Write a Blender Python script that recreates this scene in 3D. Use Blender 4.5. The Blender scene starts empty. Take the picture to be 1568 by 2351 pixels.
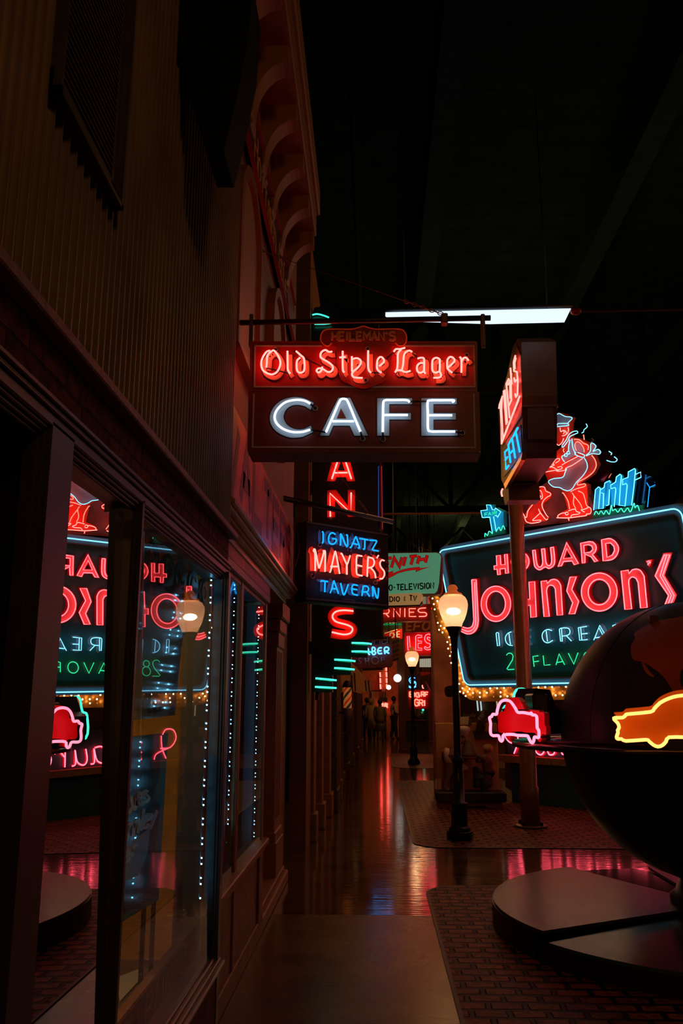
import bpy, math, random
from mathutils import Vector, Matrix
from mathutils.geometry import tessellate_polygon
random.seed(7)
S = bpy.context.scene
COL = S.collection
R = math.radians
# ------------------------------------------------------------------ camera, world, exposure
F, CX, CY, VX, VY, EYE = 1920.0, 784.0, 1175.5, 862.0, 1611.0, 1.6
PIT = math.atan((VY - CY) / F)
YAW = math.atan((VX - CX) / math.hypot(F, VY - CY))
cam_d = bpy.data.cameras.new('camera')
cam = bpy.data.objects.new('camera', cam_d)
COL.objects.link(cam)
S.camera = cam
cam.location = (0, 0, EYE)
cam.rotation_euler = (R(90) + PIT, 0, YAW)
cam_d.sensor_fit = 'VERTICAL'
cam_d.sensor_height = 36
cam_d.lens = 36 * F / 2351
cam_d.clip_start = .02
cam_d.clip_end = 200
S.view_settings.view_transform = 'Standard'
S.view_settings.look = 'None'
S.view_settings.exposure = 0
S.view_settings.gamma = 1
W = bpy.data.worlds.new('world')
S.world = W
W.use_nodes = True
W.node_tree.nodes['Background'].inputs[0].default_value = (.55, .95, .92, 1)
W.node_tree.nodes['Background'].inputs[1].default_value = .0016
FW = Vector((-math.sin(YAW) * math.cos(PIT), math.cos(YAW) * math.cos(PIT), math.sin(PIT)))
RT = Vector((math.cos(YAW), math.sin(YAW), 0))
UP = RT.cross(FW)
EY = Vector((0, 0, EYE))
def lamp(name, loc, power, col, size, rot=None, kind='AREA', size_y=None, spread=None):
    d = bpy.data.lights.new(name, kind)
    d.energy = power
    d.color = col
    if kind == 'AREA':
        d.size = size
        if size_y:
            d.shape = 'RECTANGLE'
            d.size_y = size_y
    else:
        d.shadow_soft_size = size
    o = bpy.data.objects.new(name, d)
    COL.objects.link(o)
    o.location = loc
    if rot:
        o.rotation_euler = rot
    return o
# unseen warm fill lights added for the amber ambient of the hall
lamp('warm_fill', (2.2, -2.5, 5.6), 85, (1, .42, .11), .5, kind='POINT')
lamp('warm_fill', (-.1, 19.0, 6.6), 80, (1, .40, .09), 1.0, kind='POINT')
lamp('warm_fill', (2.7, 31.0, 7.0), 260, (1, .45, .13), .5, kind='POINT')
lamp('warm_fill', (2.0, 12.0, 6.4), 42, (1, .42, .10), .5, kind='POINT')
lamp('warm_fill', (4.6, 9.0, 6.2), 40, (1, .42, .11), .5, kind='POINT')
lamp('warm_fill', (.9, 14.5, 3.9), 13, (1, .42, .09), .3, kind='POINT')
lamp('warm_fill', (1.2, 26.0, 3.9), 30, (1, .42, .10), .3, kind='POINT')
lamp('warm_fill', (1.75, 34.5, 5.0), 60, (1, .50, .17), .4, kind='POINT')
# unseen cool fill lights added to tint the ceiling and shadows teal
lamp('teal_fill', (6.5, 6.0, 4.6), 7, (.45, .95, 1), .6, kind='POINT')
lamp('teal_fill', (5.5, 17.0, 4.8), 7, (.45, .95, 1), .6, kind='POINT')

# ------------------------------------------------------------------ pixel rays and planes
def ray(x, y):
    return FW + RT * ((x - CX) / F) - UP * ((y - CY) / F)
class Pl:
    """plane through o with unit normal n facing the camera; cr = crop (x0, y0, scale)"""
    def __init__(s, o, n, cr=(0, 0, 1)):
        s.o, s.n, s.cr = Vector(o), Vector(n).normalized(), cr
    def crop(s, x0, y0, k):
        return Pl(s.o, s.n, (x0, y0, k))
    def behind(s, d):
        return Pl(s.o - s.n * d, s.n, s.cr)
    def pt(s, p, off=0.0):
        d = ray(s.cr[0] + p[0] * s.cr[2], s.cr[1] + p[1] * s.cr[2])
        t = (s.n.dot(s.o - EY) + off) / s.n.dot(d)
        return EY + d * t
def PX(v, cr=(0, 0, 1)): return Pl((v, 0, 0), (1 if v < 0 else -1, 0, 0), cr)
def PY(v, cr=(0, 0, 1)): return Pl((0, v, 0), (0, -1, 0), cr)
def PZ(v, cr=(0, 0, 1)): return Pl((0, 0, v), (0, 0, 1 if v < EYE else -1), cr)

# ------------------------------------------------------------------ materials
MATS = {}
def mat(name, col, rough=.5, metal=0.0, spec=.5, emit=None, noise=0.0, nscale=8.0, bump=0.0, bscale=40.0, coat=0.0):
    if name in MATS: return MATS[name]
    m = bpy.data.materials.new(name)
    m.use_nodes = True
    nt = m.node_tree
    b = nt.nodes['Principled BSDF']
    b.inputs['Base Color'].default_value = (*col, 1)
    b.inputs['Roughness'].default_value = rough
    b.inputs['Metallic'].default_value = metal
    b.inputs['Specular IOR Level'].default_value = spec
    b.inputs['Coat Weight'].default_value = coat
    if emit:
        b.inputs['Emission Color'].default_value = (*emit, 1)
        b.inputs['Emission Strength'].default_value = 1
    if noise or bump:
        tc = nt.nodes.new('ShaderNodeTexCoord')
    if noise:
        n = nt.nodes.new('ShaderNodeTexNoise')
        n.inputs['Scale'].default_value = nscale
        n.inputs['Detail'].default_value = 6
        nt.links.new(tc.outputs['Object'], n.inputs['Vector'])
        r = nt.nodes.new('ShaderNodeValToRGB')
        r.color_ramp.elements[0].position = .3
        r.color_ramp.elements[1].position = .7
        r.color_ramp.elements[0].color = (*[c * (1 - noise) for c in col], 1)
        r.color_ramp.elements[1].color = (*[min(1, c * (1 + noise)) for c in col], 1)
        nt.links.new(n.outputs['Fac'], r.inputs['Fac'])
        nt.links.new(r.outputs['Color'], b.inputs['Base Color'])
    if bump:
        n2 = nt.nodes.new('ShaderNodeTexNoise')
        n2.inputs['Scale'].default_value = bscale
        n2.inputs['Detail'].default_value = 4
        nt.links.new(tc.outputs['Object'], n2.inputs['Vector'])
        bp = nt.nodes.new('ShaderNodeBump')
        bp.inputs['Strength'].default_value = bump
        bp.inputs['Distance'].default_value = .01
        nt.links.new(n2.outputs['Fac'], bp.inputs['Height'])
        nt.links.new(bp.outputs['Normal'], b.inputs['Normal'])
    MATS[name] = m
    return m
def glow(name, col):
    if name in MATS: return MATS[name]
    m = bpy.data.materials.new(name)
    m.use_nodes = True
    nt = m.node_tree
    nt.nodes.remove(nt.nodes['Principled BSDF'])
    e = nt.nodes.new('ShaderNodeEmission')
    e.inputs[0].default_value = (*col, 1)
    nt.links.new(e.outputs[0], nt.nodes['Material Output'].inputs[0])
    MATS[name] = m
    return m
def math_node(nt, op, a, b=None):
    n = nt.nodes.new('ShaderNodeMath')
    n.operation = op
    for i, v in enumerate((a, b)):
        if v is None: continue
        if isinstance(v, (int, float)): n.inputs[i].default_value = v
        else: nt.links.new(v, n.inputs[i])
    return n.outputs[0]
N_RED = glow('neon red', (8.0, .50, .34))
N_OLD = glow('neon old style', (6.5, .66, .56))
N_PINK = glow('neon pink', (6.0, .46, .58))
N_ROSE = glow('neon rose', (6.0, .50, .78))
N_CYAN = glow('neon cyan', (.30, 1.15, 2.3))
N_BLUE = glow('neon blue', (.01, .50, 1.5))
N_ICE = glow('neon ice', (.42, 1.45, 2.1))
N_GREEN = glow('neon green', (.04, 1.15, .48))
N_MINT = glow('neon mint', (.10, 1.55, .95))
N_FENCE = glow('neon fence', (.32, 2.3, 4.2))
N_EAT = glow('neon eat', (.02, .75, 2.6))
N_WHITE = glow('neon white', (1.15, 1.4, 1.8))
N_AMBER = glow('neon amber', (3.6, 1.05, .24))
BULB_ON = glow('bulb lit', (40.0, 21.0, 6.5))
BULB_DIM = glow('bulb dim', (.8, .16, .03))
LED = glow('led', (4.5, 17.0, 27.0))
N_REAR = glow('neon rear', (15.0, .8, .3))
BLACK = mat('black paint', (.012, .013, .014), .35)
DARK = mat('dark metal', (.03, .03, .032), .4, .6)
STEEL = mat('worn steel', (.22, .2, .18), .45, .8, noise=.4)
SOOT = mat('tube sleeve', (.01, .01, .01), .6)
TEAL_P = mat('teal panel', (.02, .075, .085), .45, bump=.05, bscale=3)
RED_P = mat('red panel', (.55, .012, .01), .45, noise=.15, nscale=5)
MAROON = mat('maroon panel', (.22, .012, .008), .42, noise=.3, nscale=6)
CREAMLINE = mat('cream line', (.55, .42, .32), .5)

# ------------------------------------------------------------------ mesh builder
def smooth_path(pts, n=5, closed=False):
    P = [Vector(p) for p in pts]
    L = len(P)
    if L < 3: return P
    out = []
    segs = L if closed else L - 1
    for i in range(segs):
        g = lambda k: P[k % L] if closed else P[max(0, min(L - 1, k))]
        a, b, c, d = g(i - 1), g(i), g(i + 1), g(i + 2)
        for j in range(n):
            t = j / n
            out.append(.5 * ((2 * b) + (c - a) * t + (2 * a - 5 * b + 4 * c - d) * t * t + (3 * b - a - 3 * c + d) * t ** 3))
    if not closed: out.append(P[-1])
    return out
class MB:
    def __init__(s): s.v, s.f, s.sm = [], [], []
    def add(s, vs, fs, smooth=False):
        k = len(s.v)
        s.v += [tuple(v) for v in vs]
        s.f += [tuple(i + k for i in f) for f in fs]
        s.sm += [smooth] * len(fs)
        return s
    def box(s, x0, x1, y0, y1, z0, z1):
        vs = [(x, y, z) for z in (z0, z1) for y in (y0, y1) for x in (x0, x1)]
        return s.add(vs, [(0, 2, 3, 1), (4, 5, 7, 6), (0, 1, 5, 4), (2, 6, 7, 3), (0, 4, 6, 2), (1, 3, 7, 5)])
    def bevbox(s, x0, x1, y0, y1, z0, z1, b=.01):
        X, Y, Z = (x0, x1), (y0, y1), (z0, z1)
        pro = []
        for (z, i) in ((z0, b), (z0 + b, 0), (z1 - b, 0), (z1, b)):
            c = [(x0 + i + (0 if i else 0), y0 + b + i), (x0 + b + i, y0 + i), (x1 - b - i, y0 + i), (x1 - i, y0 + b + i), (x1 - i, y1 - b - i), (x1 - b - i, y1 - i), (x0 + b + i, y1 - i), (x0 + i, y1 - b - i)]
            pro.append([(x, y, z) for x, y in c])
        vs = sum(pro, [])
        fs = [tuple(range(7, -1, -1)), tuple(range(24, 32))]
        for r in range(3):
            for i in range(8):
                j = (i + 1) % 8
                fs.append((r * 8 + i, r * 8 + j, r * 8 + 8 + j, r * 8 + 8 + i))
        return s.add(vs, fs)
    def prism(s, front, vec, holes=()):
        """polygon with optional holes, swept by vec"""
        loops = [[Vector(p) for p in front]] + [[Vector(p) for p in h] for h in holes]
        flat = sum(loops, [])
        n = len(flat)
        tri = tessellate_polygon(loops)
        vec = Vector(vec)
        vs = flat + [p + vec for p in flat]
        fs = [tuple(t) for t in tri] + [tuple(i + n for i in reversed(t)) for t in tri]
        k = 0
        for lp in loops:
            m = len(lp)
            for i in range(m):
                j = (i + 1) % m
                fs.append((k + i, k + j, k + j + n, k + i + n))
            k += m
        return s.add(vs, fs)
    def tube(s, pts, r, n=6, closed=False, cap=True):
        P = [Vector(p) for p in pts]
        Q = [P[0]]
        for p in P[1:]:
            if (p - Q[-1]).length > 1e-5: Q.append(p)
        P = Q
        L = len(P)
        if L < 2: return s
        rs = r if isinstance(r, (list, tuple)) else [r] * L
        if len(rs) != L: rs = [rs[0]] * L
        vs, fs = [], []
        prev = None
        for i, p in enumerate(P):
            if closed: t = P[(i + 1) % L] - P[i - 1]
            else: t = P[min(i + 1, L - 1)] - P[max(i - 1, 0)]
            if t.length < 1e-9: t = Vector((0, 0, 1))
            t.normalize()
            if prev is None:
                a = Vector((0, 0, 1)) if abs(t.z) < .9 else Vector((1, 0, 0))
            else: a = prev
            u = (a - t * a.dot(t))
            if u.length < 1e-6: u = t.orthogonal()
            u.normalize()
            prev = u
            w = t.cross(u)
            for k in range(n):
                g = 2 * math.pi * k / n
                vs.append(p + (u * math.cos(g) + w * math.sin(g)) * rs[i])
        m = L if closed else L - 1
        for i in range(m):
            i2 = (i + 1) % L
            for k in range(n):
                k2 = (k + 1) % n
                fs.append((i * n + k, i * n + k2, i2 * n + k2, i2 * n + k))
        if cap and not closed:
            fs.append(tuple(range(n - 1, -1, -1)))
            fs.append(tuple((L - 1) * n + k for k in range(n)))
        return s.add(vs, fs, True)
    def lathe(s, prof, c=(0, 0, 0), n=28, axis=None):
        vs, fs = [], []
        c = Vector(c)
        for r, z in prof:
            for k in range(n):
                g = 2 * math.pi * k / n
                vs.append(c + Vector((r * math.cos(g), r * math.sin(g), z)))
        for i in range(len(prof) - 1):
            for k in range(n):
                k2 = (k + 1) % n
                fs.append((i * n + k, i * n + k2, (i + 1) * n + k2, (i + 1) * n + k))
        fs.append(tuple(range(n - 1, -1, -1)))
        fs.append(tuple((len(prof) - 1) * n + k for k in range(n)))
        return s.add(vs, fs, True)
    def ball(s, c, r, n=10, m=6, sq=(1, 1, 1)):
        prof = [(max(1e-4, r * math.sin(math.pi * i / m)), -r * math.cos(math.pi * i / m)) for i in range(m + 1)]
        k = len(s.v)
        s.lathe(prof, (0, 0, 0), n)
        for i in range(k, len(s.v)):
            x, y, z = s.v[i]
            s.v[i] = (x * sq[0] + c[0], y * sq[1] + c[1], z * sq[2] + c[2])
        return s
    def build(s, name, m, parent=None, **kw):
        me = bpy.data.meshes.new(name)
        me.from_pydata(s.v, [], s.f)
        me.polygons.foreach_set('use_smooth', s.sm)
        if m: me.materials.append(m)
        me.update()
        import bmesh
        bm = bmesh.new()
        bm.from_mesh(me)
        bmesh.ops.recalc_face_normals(bm, faces=bm.faces)
        bm.to_mesh(me)
        bm.free()
        o = bpy.data.objects.new(name, me)
        COL.objects.link(o)
        if parent:
            o.parent = parent
            o.matrix_parent_inverse = INV.get(parent.name, Matrix.Identity(4))
        for k, v in kw.items(): o[k] = v
        return o
INV = {}
def thing(name, loc, label, category, group=None):
    o = bpy.data.objects.new(name, None)
    COL.objects.link(o)
    o.location = loc
    o.empty_display_size = .1
    o['label'], o['category'] = label, category
    if group: o['group'] = group
    INV[o.name] = Matrix.Translation(Vector(loc)).inverted()
    return o
def tag(o, label, category, group=None):
    o['label'], o['category'] = label, category
    if group: o['group'] = group
    return o
def struct(o):
    o['kind'] = 'structure'
    return o
def copy_tree(o, loc, label=None):
    c = o.copy()
    COL.objects.link(c)
    c.location = loc
    if label: c['label'] = label
    for ch in list(o.children):
        k = ch.copy()
        COL.objects.link(k)
        k.parent = c
        for g in list(ch.children):
            q = g.copy()
            COL.objects.link(q)
            q.parent = k
    return c

# ------------------------------------------------------------------ stroke lettering
GL = {
 'A': '00 38 60|13 53', 'B': '00 08 48 67 65 44 04|44 63 61 40 00', 'C': '~67 48 28 06 02 20 40 61', 'D': '00 08 38 66 62 30 00',
 'E': '60 00 08 68|04 54', 'F': '00 08 68|04 54', 'G': '~67 48 28 06 02 20 40 61 64 34', 'H': '00 08|60 68|04 64', 'I': '30 38',
 'K': '00 08|68 04 60', 'L': '08 00 60', 'M': '00 08 33 68 60', 'N': '00 08 60 68', 'O': '~38 17 05 03 11 30 51 63 65 57 38', 'P': '00 08 48 67 65 44 04',
 'R': '00 08 48 67 65 44 04|34 60', 'S': '~67 48 28 07 15 44 63 61 40 20 01', 'T': '30 38|08 68', 'U': '~08 02 20 40 62 68', 'V': '08 30 68',
 'W': '08 20 36 40 68', 'Y': '08 34 68|34 30', 'Z': '08 68 00 60', '&': '~60 16 17 38 47 46 12 10 30 63', "'": '38 26', '-': '14 54', '.': '30 31', '2': '~07 28 48 66 54 00|00 60',
 'a': '~54 35 15 02 10 30 52 55|55 51 60', 'e': '~03 53 45 25 03 01 20 40 51', 's': '~54 35 15 14 33 51 30 00', 't': '~28 22 20 40|05 55', 'u': '~05 02 10 30 53 55|55 51 60',
 'r': '05 00|~03 25 45 54', 'n': '05 00|~03 25 45 53 50', 'm': '05 00|~03 15 25 33 30|~33 45 55 63 60', 'i': '35 30|37 38', 'l': '~28 38 31 40', 'y': '05 30|65 1:', 'c': '~54 35 15 02 10 30 51',
 'o': '~25 04 02 10 30 52 54 35 25', 'd': '~54 35 15 02 10 30 52|58 50', 'p': '05 0:|~04 25 45 53 51 30 10', 'f': '~58 48 27 20|05 45', 'k': '08 00|55 02 50', 'h': '08 00|~03 25 45 53 50', '"': '38 26'}
def glyph(ch):
    out = []
    for st in GL[ch].split('|'):
        sm = st[0] == '~'
        P = [(int(t[0]) / 6, (-2 if t[1] == ':' else int(t[1])) / 8) for t in st.lstrip('~').split()]
        if sm: P = [(v.x, v.y) for v in smooth_path([(x, y, 0) for x, y in P], 4)]
        out.append(P)
    return out
NARROW = {'I': .35, "'": .4, '-': .7, '.': .35, 'i': .35, 'l': .5, 't': .8, 'M': 1.2, 'W': 1.2, 'm': 1.2}
def text_strokes(txt, quad, gap=.28):
    """returns [(char, [polyline, ...])] mapped into the quad TL TR BR BL"""
    ws = [(NARROW.get(c, 1.0) if c != ' ' else .6) for c in txt]
    tot = sum(ws) + gap * (len(txt) - 1)
    TL, TR, BR, BL = [Vector((*q, 0)) for q in quad]
    out, x = [], 0
    for c, w in zip(txt, ws):
        if c != ' ':
            st = []
            for P in glyph(c):
                Q = []
                for (gx, gy) in P:
                    if w < .6: gx = .5 if c in "I.il" else gx
                    s = (x + gx * w) / tot
                    a, b = TL.lerp(TR, s), BL.lerp(BR, s)
                    p = b + (a - b) * gy
                    Q.append((p.x, p.y))
                st.append(Q)
            out.append((c, st))
        x += w + gap
    return out
def off2d(P, d, closed=False):
    """offset a 2d polyline to its left by d"""
    L, out = len(P), []
    for i in range(L):
        if closed: a, b, c = P[i - 1], P[i], P[(i + 1) % L]
        else: a, b, c = P[max(0, i - 1)], P[i], P[min(L - 1, i + 1)]
        def nrm(p, q):
            dx, dy = q[0] - p[0], q[1] - p[1]
            l = math.hypot(dx, dy) or 1
            return (-dy / l, dx / l) if (dx or dy) else None
        n1 = nrm(a, b) if a != b else None
        n2 = nrm(b, c) if b != c else None
        n1, n2 = n1 or n2 or (0, 0), n2 or n1 or (0, 0)
        mx, my = n1[0] + n2[0], n1[1] + n2[1]
        k = 1 + n1[0] * n2[0] + n1[1] * n2[1]
        k = max(k, .35)
        out.append((b[0] + d * mx / k, b[1] + d * my / k))
    return out
def area2(P): return .5 * sum(P[i - 1][0] * P[i][1] - P[i][0] * P[i - 1][1] for i in range(len(P)))
def inset(P, d):
    return off2d(P, d if area2(P) > 0 else -d, True)
def ribbon(mb, pl, P, w, off, depth):
    """flat stroke of width w (pixels) lying on a plane"""
    if len(P) < 2: return
    Lf, Rt = off2d(P, w / 2), off2d(P, -w / 2)
    n = len(P)
    fr = [pl.pt(p, off) for p in Lf] + [pl.pt(p, off) for p in Rt]
    bk = [p - pl.n * depth for p in fr]
    vs = fr + bk
    m = 2 * n
    fs = []
    for i in range(n - 1):
        fs += [(i, i + 1, n + i + 1, n + i), (m + i, m + n + i, m + n + i + 1, m + i + 1), (i, m + i, m + i + 1, i + 1), (n + i, n + i + 1, m + n + i + 1, m + n + i)]
    fs += [(0, n, m + n, m), (n - 1, m + n - 1, m + 2 * n - 1, 2 * n - 1)]
    mb.add(vs, fs)
def ell(cx, cy, rx, ry, n=28, a0=0, a1=360):
    k = n + (0 if a1 - a0 >= 360 else 1)
    return [(cx + rx * math.cos(R(a0 + (a1 - a0) * i / n)), cy + ry * math.sin(R(a0 + (a1 - a0) * i / n))) for i in range(k)]
def sm2(P, n=5, closed=False):
    return [(v.x, v.y) for v in smooth_path([(x, y, 0) for x, y in P], n, closed)]
def neon(pl, strokes, r, m, parent, off, name='neon_letter', smooth=True, closed=False, label=None, n=6):
    mb = MB()
    for P in strokes:
        Q = sm2(P, 5, closed) if smooth else P
        mb.tube([pl.pt(p, off) for p in Q], r, n, closed)
    o = mb.build(name, m, parent)
    if label: o['label'] = label
    return o
def paint(pl, strokes, w, m, parent, off, depth, name='painted_letter', smooth=True, shift=(0, 0), label=None):
    mb = MB()
    for P in strokes:
        Q = [(x + shift[0], y + shift[1]) for x, y in P]
        if smooth: Q = sm2(Q, 4)
        ribbon(mb, pl, Q, w, off, depth)
    o = mb.build(name, m, parent)
    if label: o['label'] = label
    return o
def slab(pl, poly, off, depth, m, parent, name, holes=(), label=None, smooth=False):
    if smooth: poly = sm2(poly, 4, True)
    o = MB().prism([pl.pt(p, off) for p in poly], -pl.n * depth, [[pl.pt(p, off) for p in h] for h in holes]).build(name, m, parent)
    if label: o['label'] = label
    return o
def rrect(x0, y0, x1, y1, r, n=4):
    P = []
    for cx, cy, a in ((x1 - r, y1 - r, 0), (x0 + r, y1 - r, 90), (x0 + r, y0 + r, 180), (x1 - r, y0 + r, 270)):
        for i in range(n + 1):
            g = R(a + 90 * i / n)
            P.append((cx + r * math.cos(g), cy + r * math.sin(g)))
    return P
# ================================================================== the hall: floor, paving, ceiling
def floor_mat():
    m = mat('polished concrete', (.16, .085, .035), .22)
    nt = m.node_tree
    b = nt.nodes['Principled BSDF']
    g = nt.nodes.new('ShaderNodeNewGeometry')
    sx = nt.nodes.new('ShaderNodeSeparateXYZ')
    nt.links.new(g.outputs['Position'], sx.inputs[0])
    fr = math_node(nt, 'FRACT', math_node(nt, 'DIVIDE', math_node(nt, 'ADD', sx.outputs[1], -6.96 + 30.5), 3.05))
    j = math_node(nt, 'LESS_THAN', math_node(nt, 'ABSOLUTE', math_node(nt, 'SUBTRACT', fr, .004)), .004)
    n = nt.nodes.new('ShaderNodeTexNoise')
    n.inputs['Scale'].default_value = 2.2
    n.inputs['Detail'].default_value = 7
    nt.links.new(g.outputs['Position'], n.inputs['Vector'])
    ramp = nt.nodes.new('ShaderNodeValToRGB')
    ramp.color_ramp.elements[0].color = (.07, .038, .012, 1)
    ramp.color_ramp.elements[1].color = (.15, .085, .028, 1)
    ramp.color_ramp.elements[0].position = .3
    ramp.color_ramp.elements[1].position = .7
    nt.links.new(n.outputs['Fac'], ramp.inputs[0])
    mx = nt.nodes.new('ShaderNodeMix')
    mx.data_type = 'RGBA'
    mx.inputs['B'].default_value = (.01, .006, .004, 1)
    nt.links.new(j, mx.inputs['Factor'])
    nt.links.new(ramp.outputs[0], mx.inputs['A'])
    nt.links.new(mx.outputs['Result'], b.inputs['Base Color'])
    mp = nt.nodes.new('ShaderNodeMapping')
    mp.inputs['Scale'].default_value = (3, 16, 1)
    nt.links.new(g.outputs['Position'], mp.inputs[0])
    n2 = nt.nodes.new('ShaderNodeTexNoise')
    n2.inputs['Scale'].default_value = 1.0
    n2.inputs['Detail'].default_value = 3
    nt.links.new(mp.outputs[0], n2.inputs['Vector'])
    bp = nt.nodes.new('ShaderNodeBump')
    bp.inputs['Strength'].default_value = .16
    bp.inputs['Distance'].default_value = .012
    nt.links.new(n2.outputs['Fac'], bp.inputs['Height'])
    nt.links.new(bp.outputs[0], b.inputs['Normal'])
    far = math_node(nt, 'GREATER_THAN', sx.outputs[1], 6.96)
    nt.links.new(math_node(nt, 'ADD', math_node(nt, 'MULTIPLY', far, -.16), math_node(nt, 'ADD', math_node(nt, 'MULTIPLY', n.outputs['Fac'], .12), .21)), b.inputs['Roughness'])
    nt.links.new(math_node(nt, 'MULTIPLY', far, .45), b.inputs['Coat Weight'])
    b.inputs['Coat Roughness'].default_value = .08
    nt.links.new(bp.outputs[0], b.inputs['Coat Normal'])
    return m
def paver_mat(name='brick pavers', bw=.2, bh=.115, plane='XY', c1=(.34, .105, .022), c2=(.18, .055, .014), mortar=(.004, .003, .002), ms=.02, rough=.5, bs=1.0):
    m = mat(name, c1, rough, spec=.12)
    nt = m.node_tree
    b = nt.nodes['Principled BSDF']
    g = nt.nodes.new('ShaderNodeNewGeometry')
    sx = nt.nodes.new('ShaderNodeSeparateXYZ')
    nt.links.new(g.outputs['Position'], sx.inputs[0])
    cb = nt.nodes.new('ShaderNodeCombineXYZ')
    nt.links.new(sx.outputs['XYZ'.index(plane[0])], cb.inputs[0])
    nt.links.new(sx.outputs['XYZ'.index(plane[1])], cb.inputs[1])
    wn = nt.nodes.new('ShaderNodeTexNoise')
    wn.inputs['Scale'].default_value = 9
    nt.links.new(cb.outputs[0], wn.inputs['Vector'])
    wm = nt.nodes.new('ShaderNodeVectorMath')
    wm.operation = 'MULTIPLY_ADD'
    wm.inputs[1].default_value = (.02, .02, 0)
    nt.links.new(wn.outputs['Color'], wm.inputs[0])
    nt.links.new(cb.outputs[0], wm.inputs[2])
    br = nt.nodes.new('ShaderNodeTexBrick')
    br.inputs['Scale'].default_value = 1
    br.inputs['Brick Width'].default_value = bw
    br.inputs['Row Height'].default_value = bh
    br.inputs['Mortar Size'].default_value = ms
    br.inputs['Mortar Smooth'].default_value = .4
    br.inputs['Color1'].default_value = (*c1, 1)
    br.inputs['Color2'].default_value = (*c2, 1)
    br.inputs['Mortar'].default_value = (*mortar, 1)
    nt.links.new(wm.outputs[0], br.inputs['Vector'])
    n = nt.nodes.new('ShaderNodeTexNoise')
    n.inputs['Scale'].default_value = 26
    n.inputs['Detail'].default_value = 6
    nt.links.new(g.outputs['Position'], n.inputs['Vector'])
    mx = nt.nodes.new('ShaderNodeMix')
    mx.data_type = 'RGBA'
    mx.blend_type = 'MULTIPLY'
    mx.inputs['Factor'].default_value = .85
    rp = nt.nodes.new('ShaderNodeValToRGB')
    rp.color_ramp.elements[0].position = .35
    rp.color_ramp.elements[0].color = (.25, .25, .25, 1)
    rp.color_ramp.elements[1].position = .6
    nt.links.new(n.outputs['Fac'], rp.inputs[0])
    nt.links.new(br.outputs['Color'], mx.inputs['A'])
    nt.links.new(rp.outputs[0], mx.inputs['B'])
    nt.links.new(mx.outputs['Result'], b.inputs['Base Color'])
    hh = math_node(nt, 'ADD', math_node(nt, 'MULTIPLY', br.outputs['Fac'], -1.0), math_node(nt, 'MULTIPLY', n.outputs['Fac'], .5))
    bp = nt.nodes.new('ShaderNodeBump')
    bp.inputs['Strength'].default_value = bs
    bp.inputs['Distance'].default_value = .012
    nt.links.new(hh, bp.inputs['Height'])
    nt.links.new(bp.outputs[0], b.inputs['Normal'])
    return m
struct(MB().box(-3.2, 11, -5, 46, -.12, 0).build('floor', floor_mat()))
PAV = paver_mat()
EDGE = mat('dark edging', (.012, .009, .007), .5)
def island(name, x0, y0, x1, y1, r):
    P = [(x, y, .006) for x, y in rrect(x0, y0, x1, y1, r, 8)]
    o = struct(MB().prism(P, (0, 0, -.004)).build(name, PAV))
    Q = [(x, y, .0075) for x, y in rrect(x0 - .012, y0 - .012, x1 + .012, y1 + .012, r + .012, 8)]
    k = struct(MB().prism(Q, (0, 0, -.0055), [[(x, y, .0075) for x, y in rrect(x0 + .012, y0 + .012, x1 - .012, y1 - .012, r - .012, 8)]]).build('edging', EDGE, o))
    return o
island('floor_paving_near', .43, -4, 6.5, 8.02, .32)
island('floor_paving_middle', .43, 10.02, 9, 18.2, .35)
island('floor_paving_far', .43, 21.5, 9, 27.5, .5)
CEIL = mat('black ceiling boards', (.007, .018, .020), .7, spec=0, noise=.3, nscale=3)
mb = MB()
z = 8.6
for i in range(150):
    y = -4 + i * .33
    mb.box(-3.2, 11, y, y + .318, 8.6, 8.64)
struct(mb.build('ceiling', CEIL))
BEAM = mat('ceiling beam', (.010, .026, .028), .7, spec=0, noise=.2)
for i, x in enumerate((-1.6, .86, 3.35, 5.9, 8.4)):
    struct(MB().box(x - .14, x + .14, -4, 45, 8.12, 8.59).build('trim_%d' % (i + 1), BEAM))
# cross trusses
for i, y in enumerate((13.5, 22.5, 31.5)):
    mb = MB()
    zb = 6.75 + i * .0
    mb.box(-3, 11, y - .08, y + .08, zb - .09, zb + .09)
    for k in range(7):
        x = -2.85 + k * 2.49 - .01
        mb.tube([(x, y, zb), (x, y, 8.2)], .06, 6)
        if k < 6:
            mb.tube([(x, y, zb), (x + 1.245, y, 8.1)], .05, 6)
            mb.tube([(x + 1.245, y, 8.1), (x + 2.49, y, zb)], .05, 6)
    struct(mb.build('trim_%d' % (6 + i), mat('truss', (.003, .005, .005), .6, spec=0)))
struct(MB().tube([(-.6 + .4, 2, 7.9), (-.2, 44, 7.9)], .035, 8).build('trim_9', BEAM))
struct(MB().box(-3.2, 11, 45.6, 45.9, 0, 8.6).build('wall_far', mat('far wall', (.06, .03, .02), .8)))
struct(MB().box(10.8, 11, -5, 46, 0, 8.6).build('wall_right', mat('dark side wall', (.02, .022, .022), .9)))
struct(MB().box(-3.2, 11, -5.2, -5, 0, 8.6).build('wall_back', mat('dark back wall', (.04, .03, .025), .9)))

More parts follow.
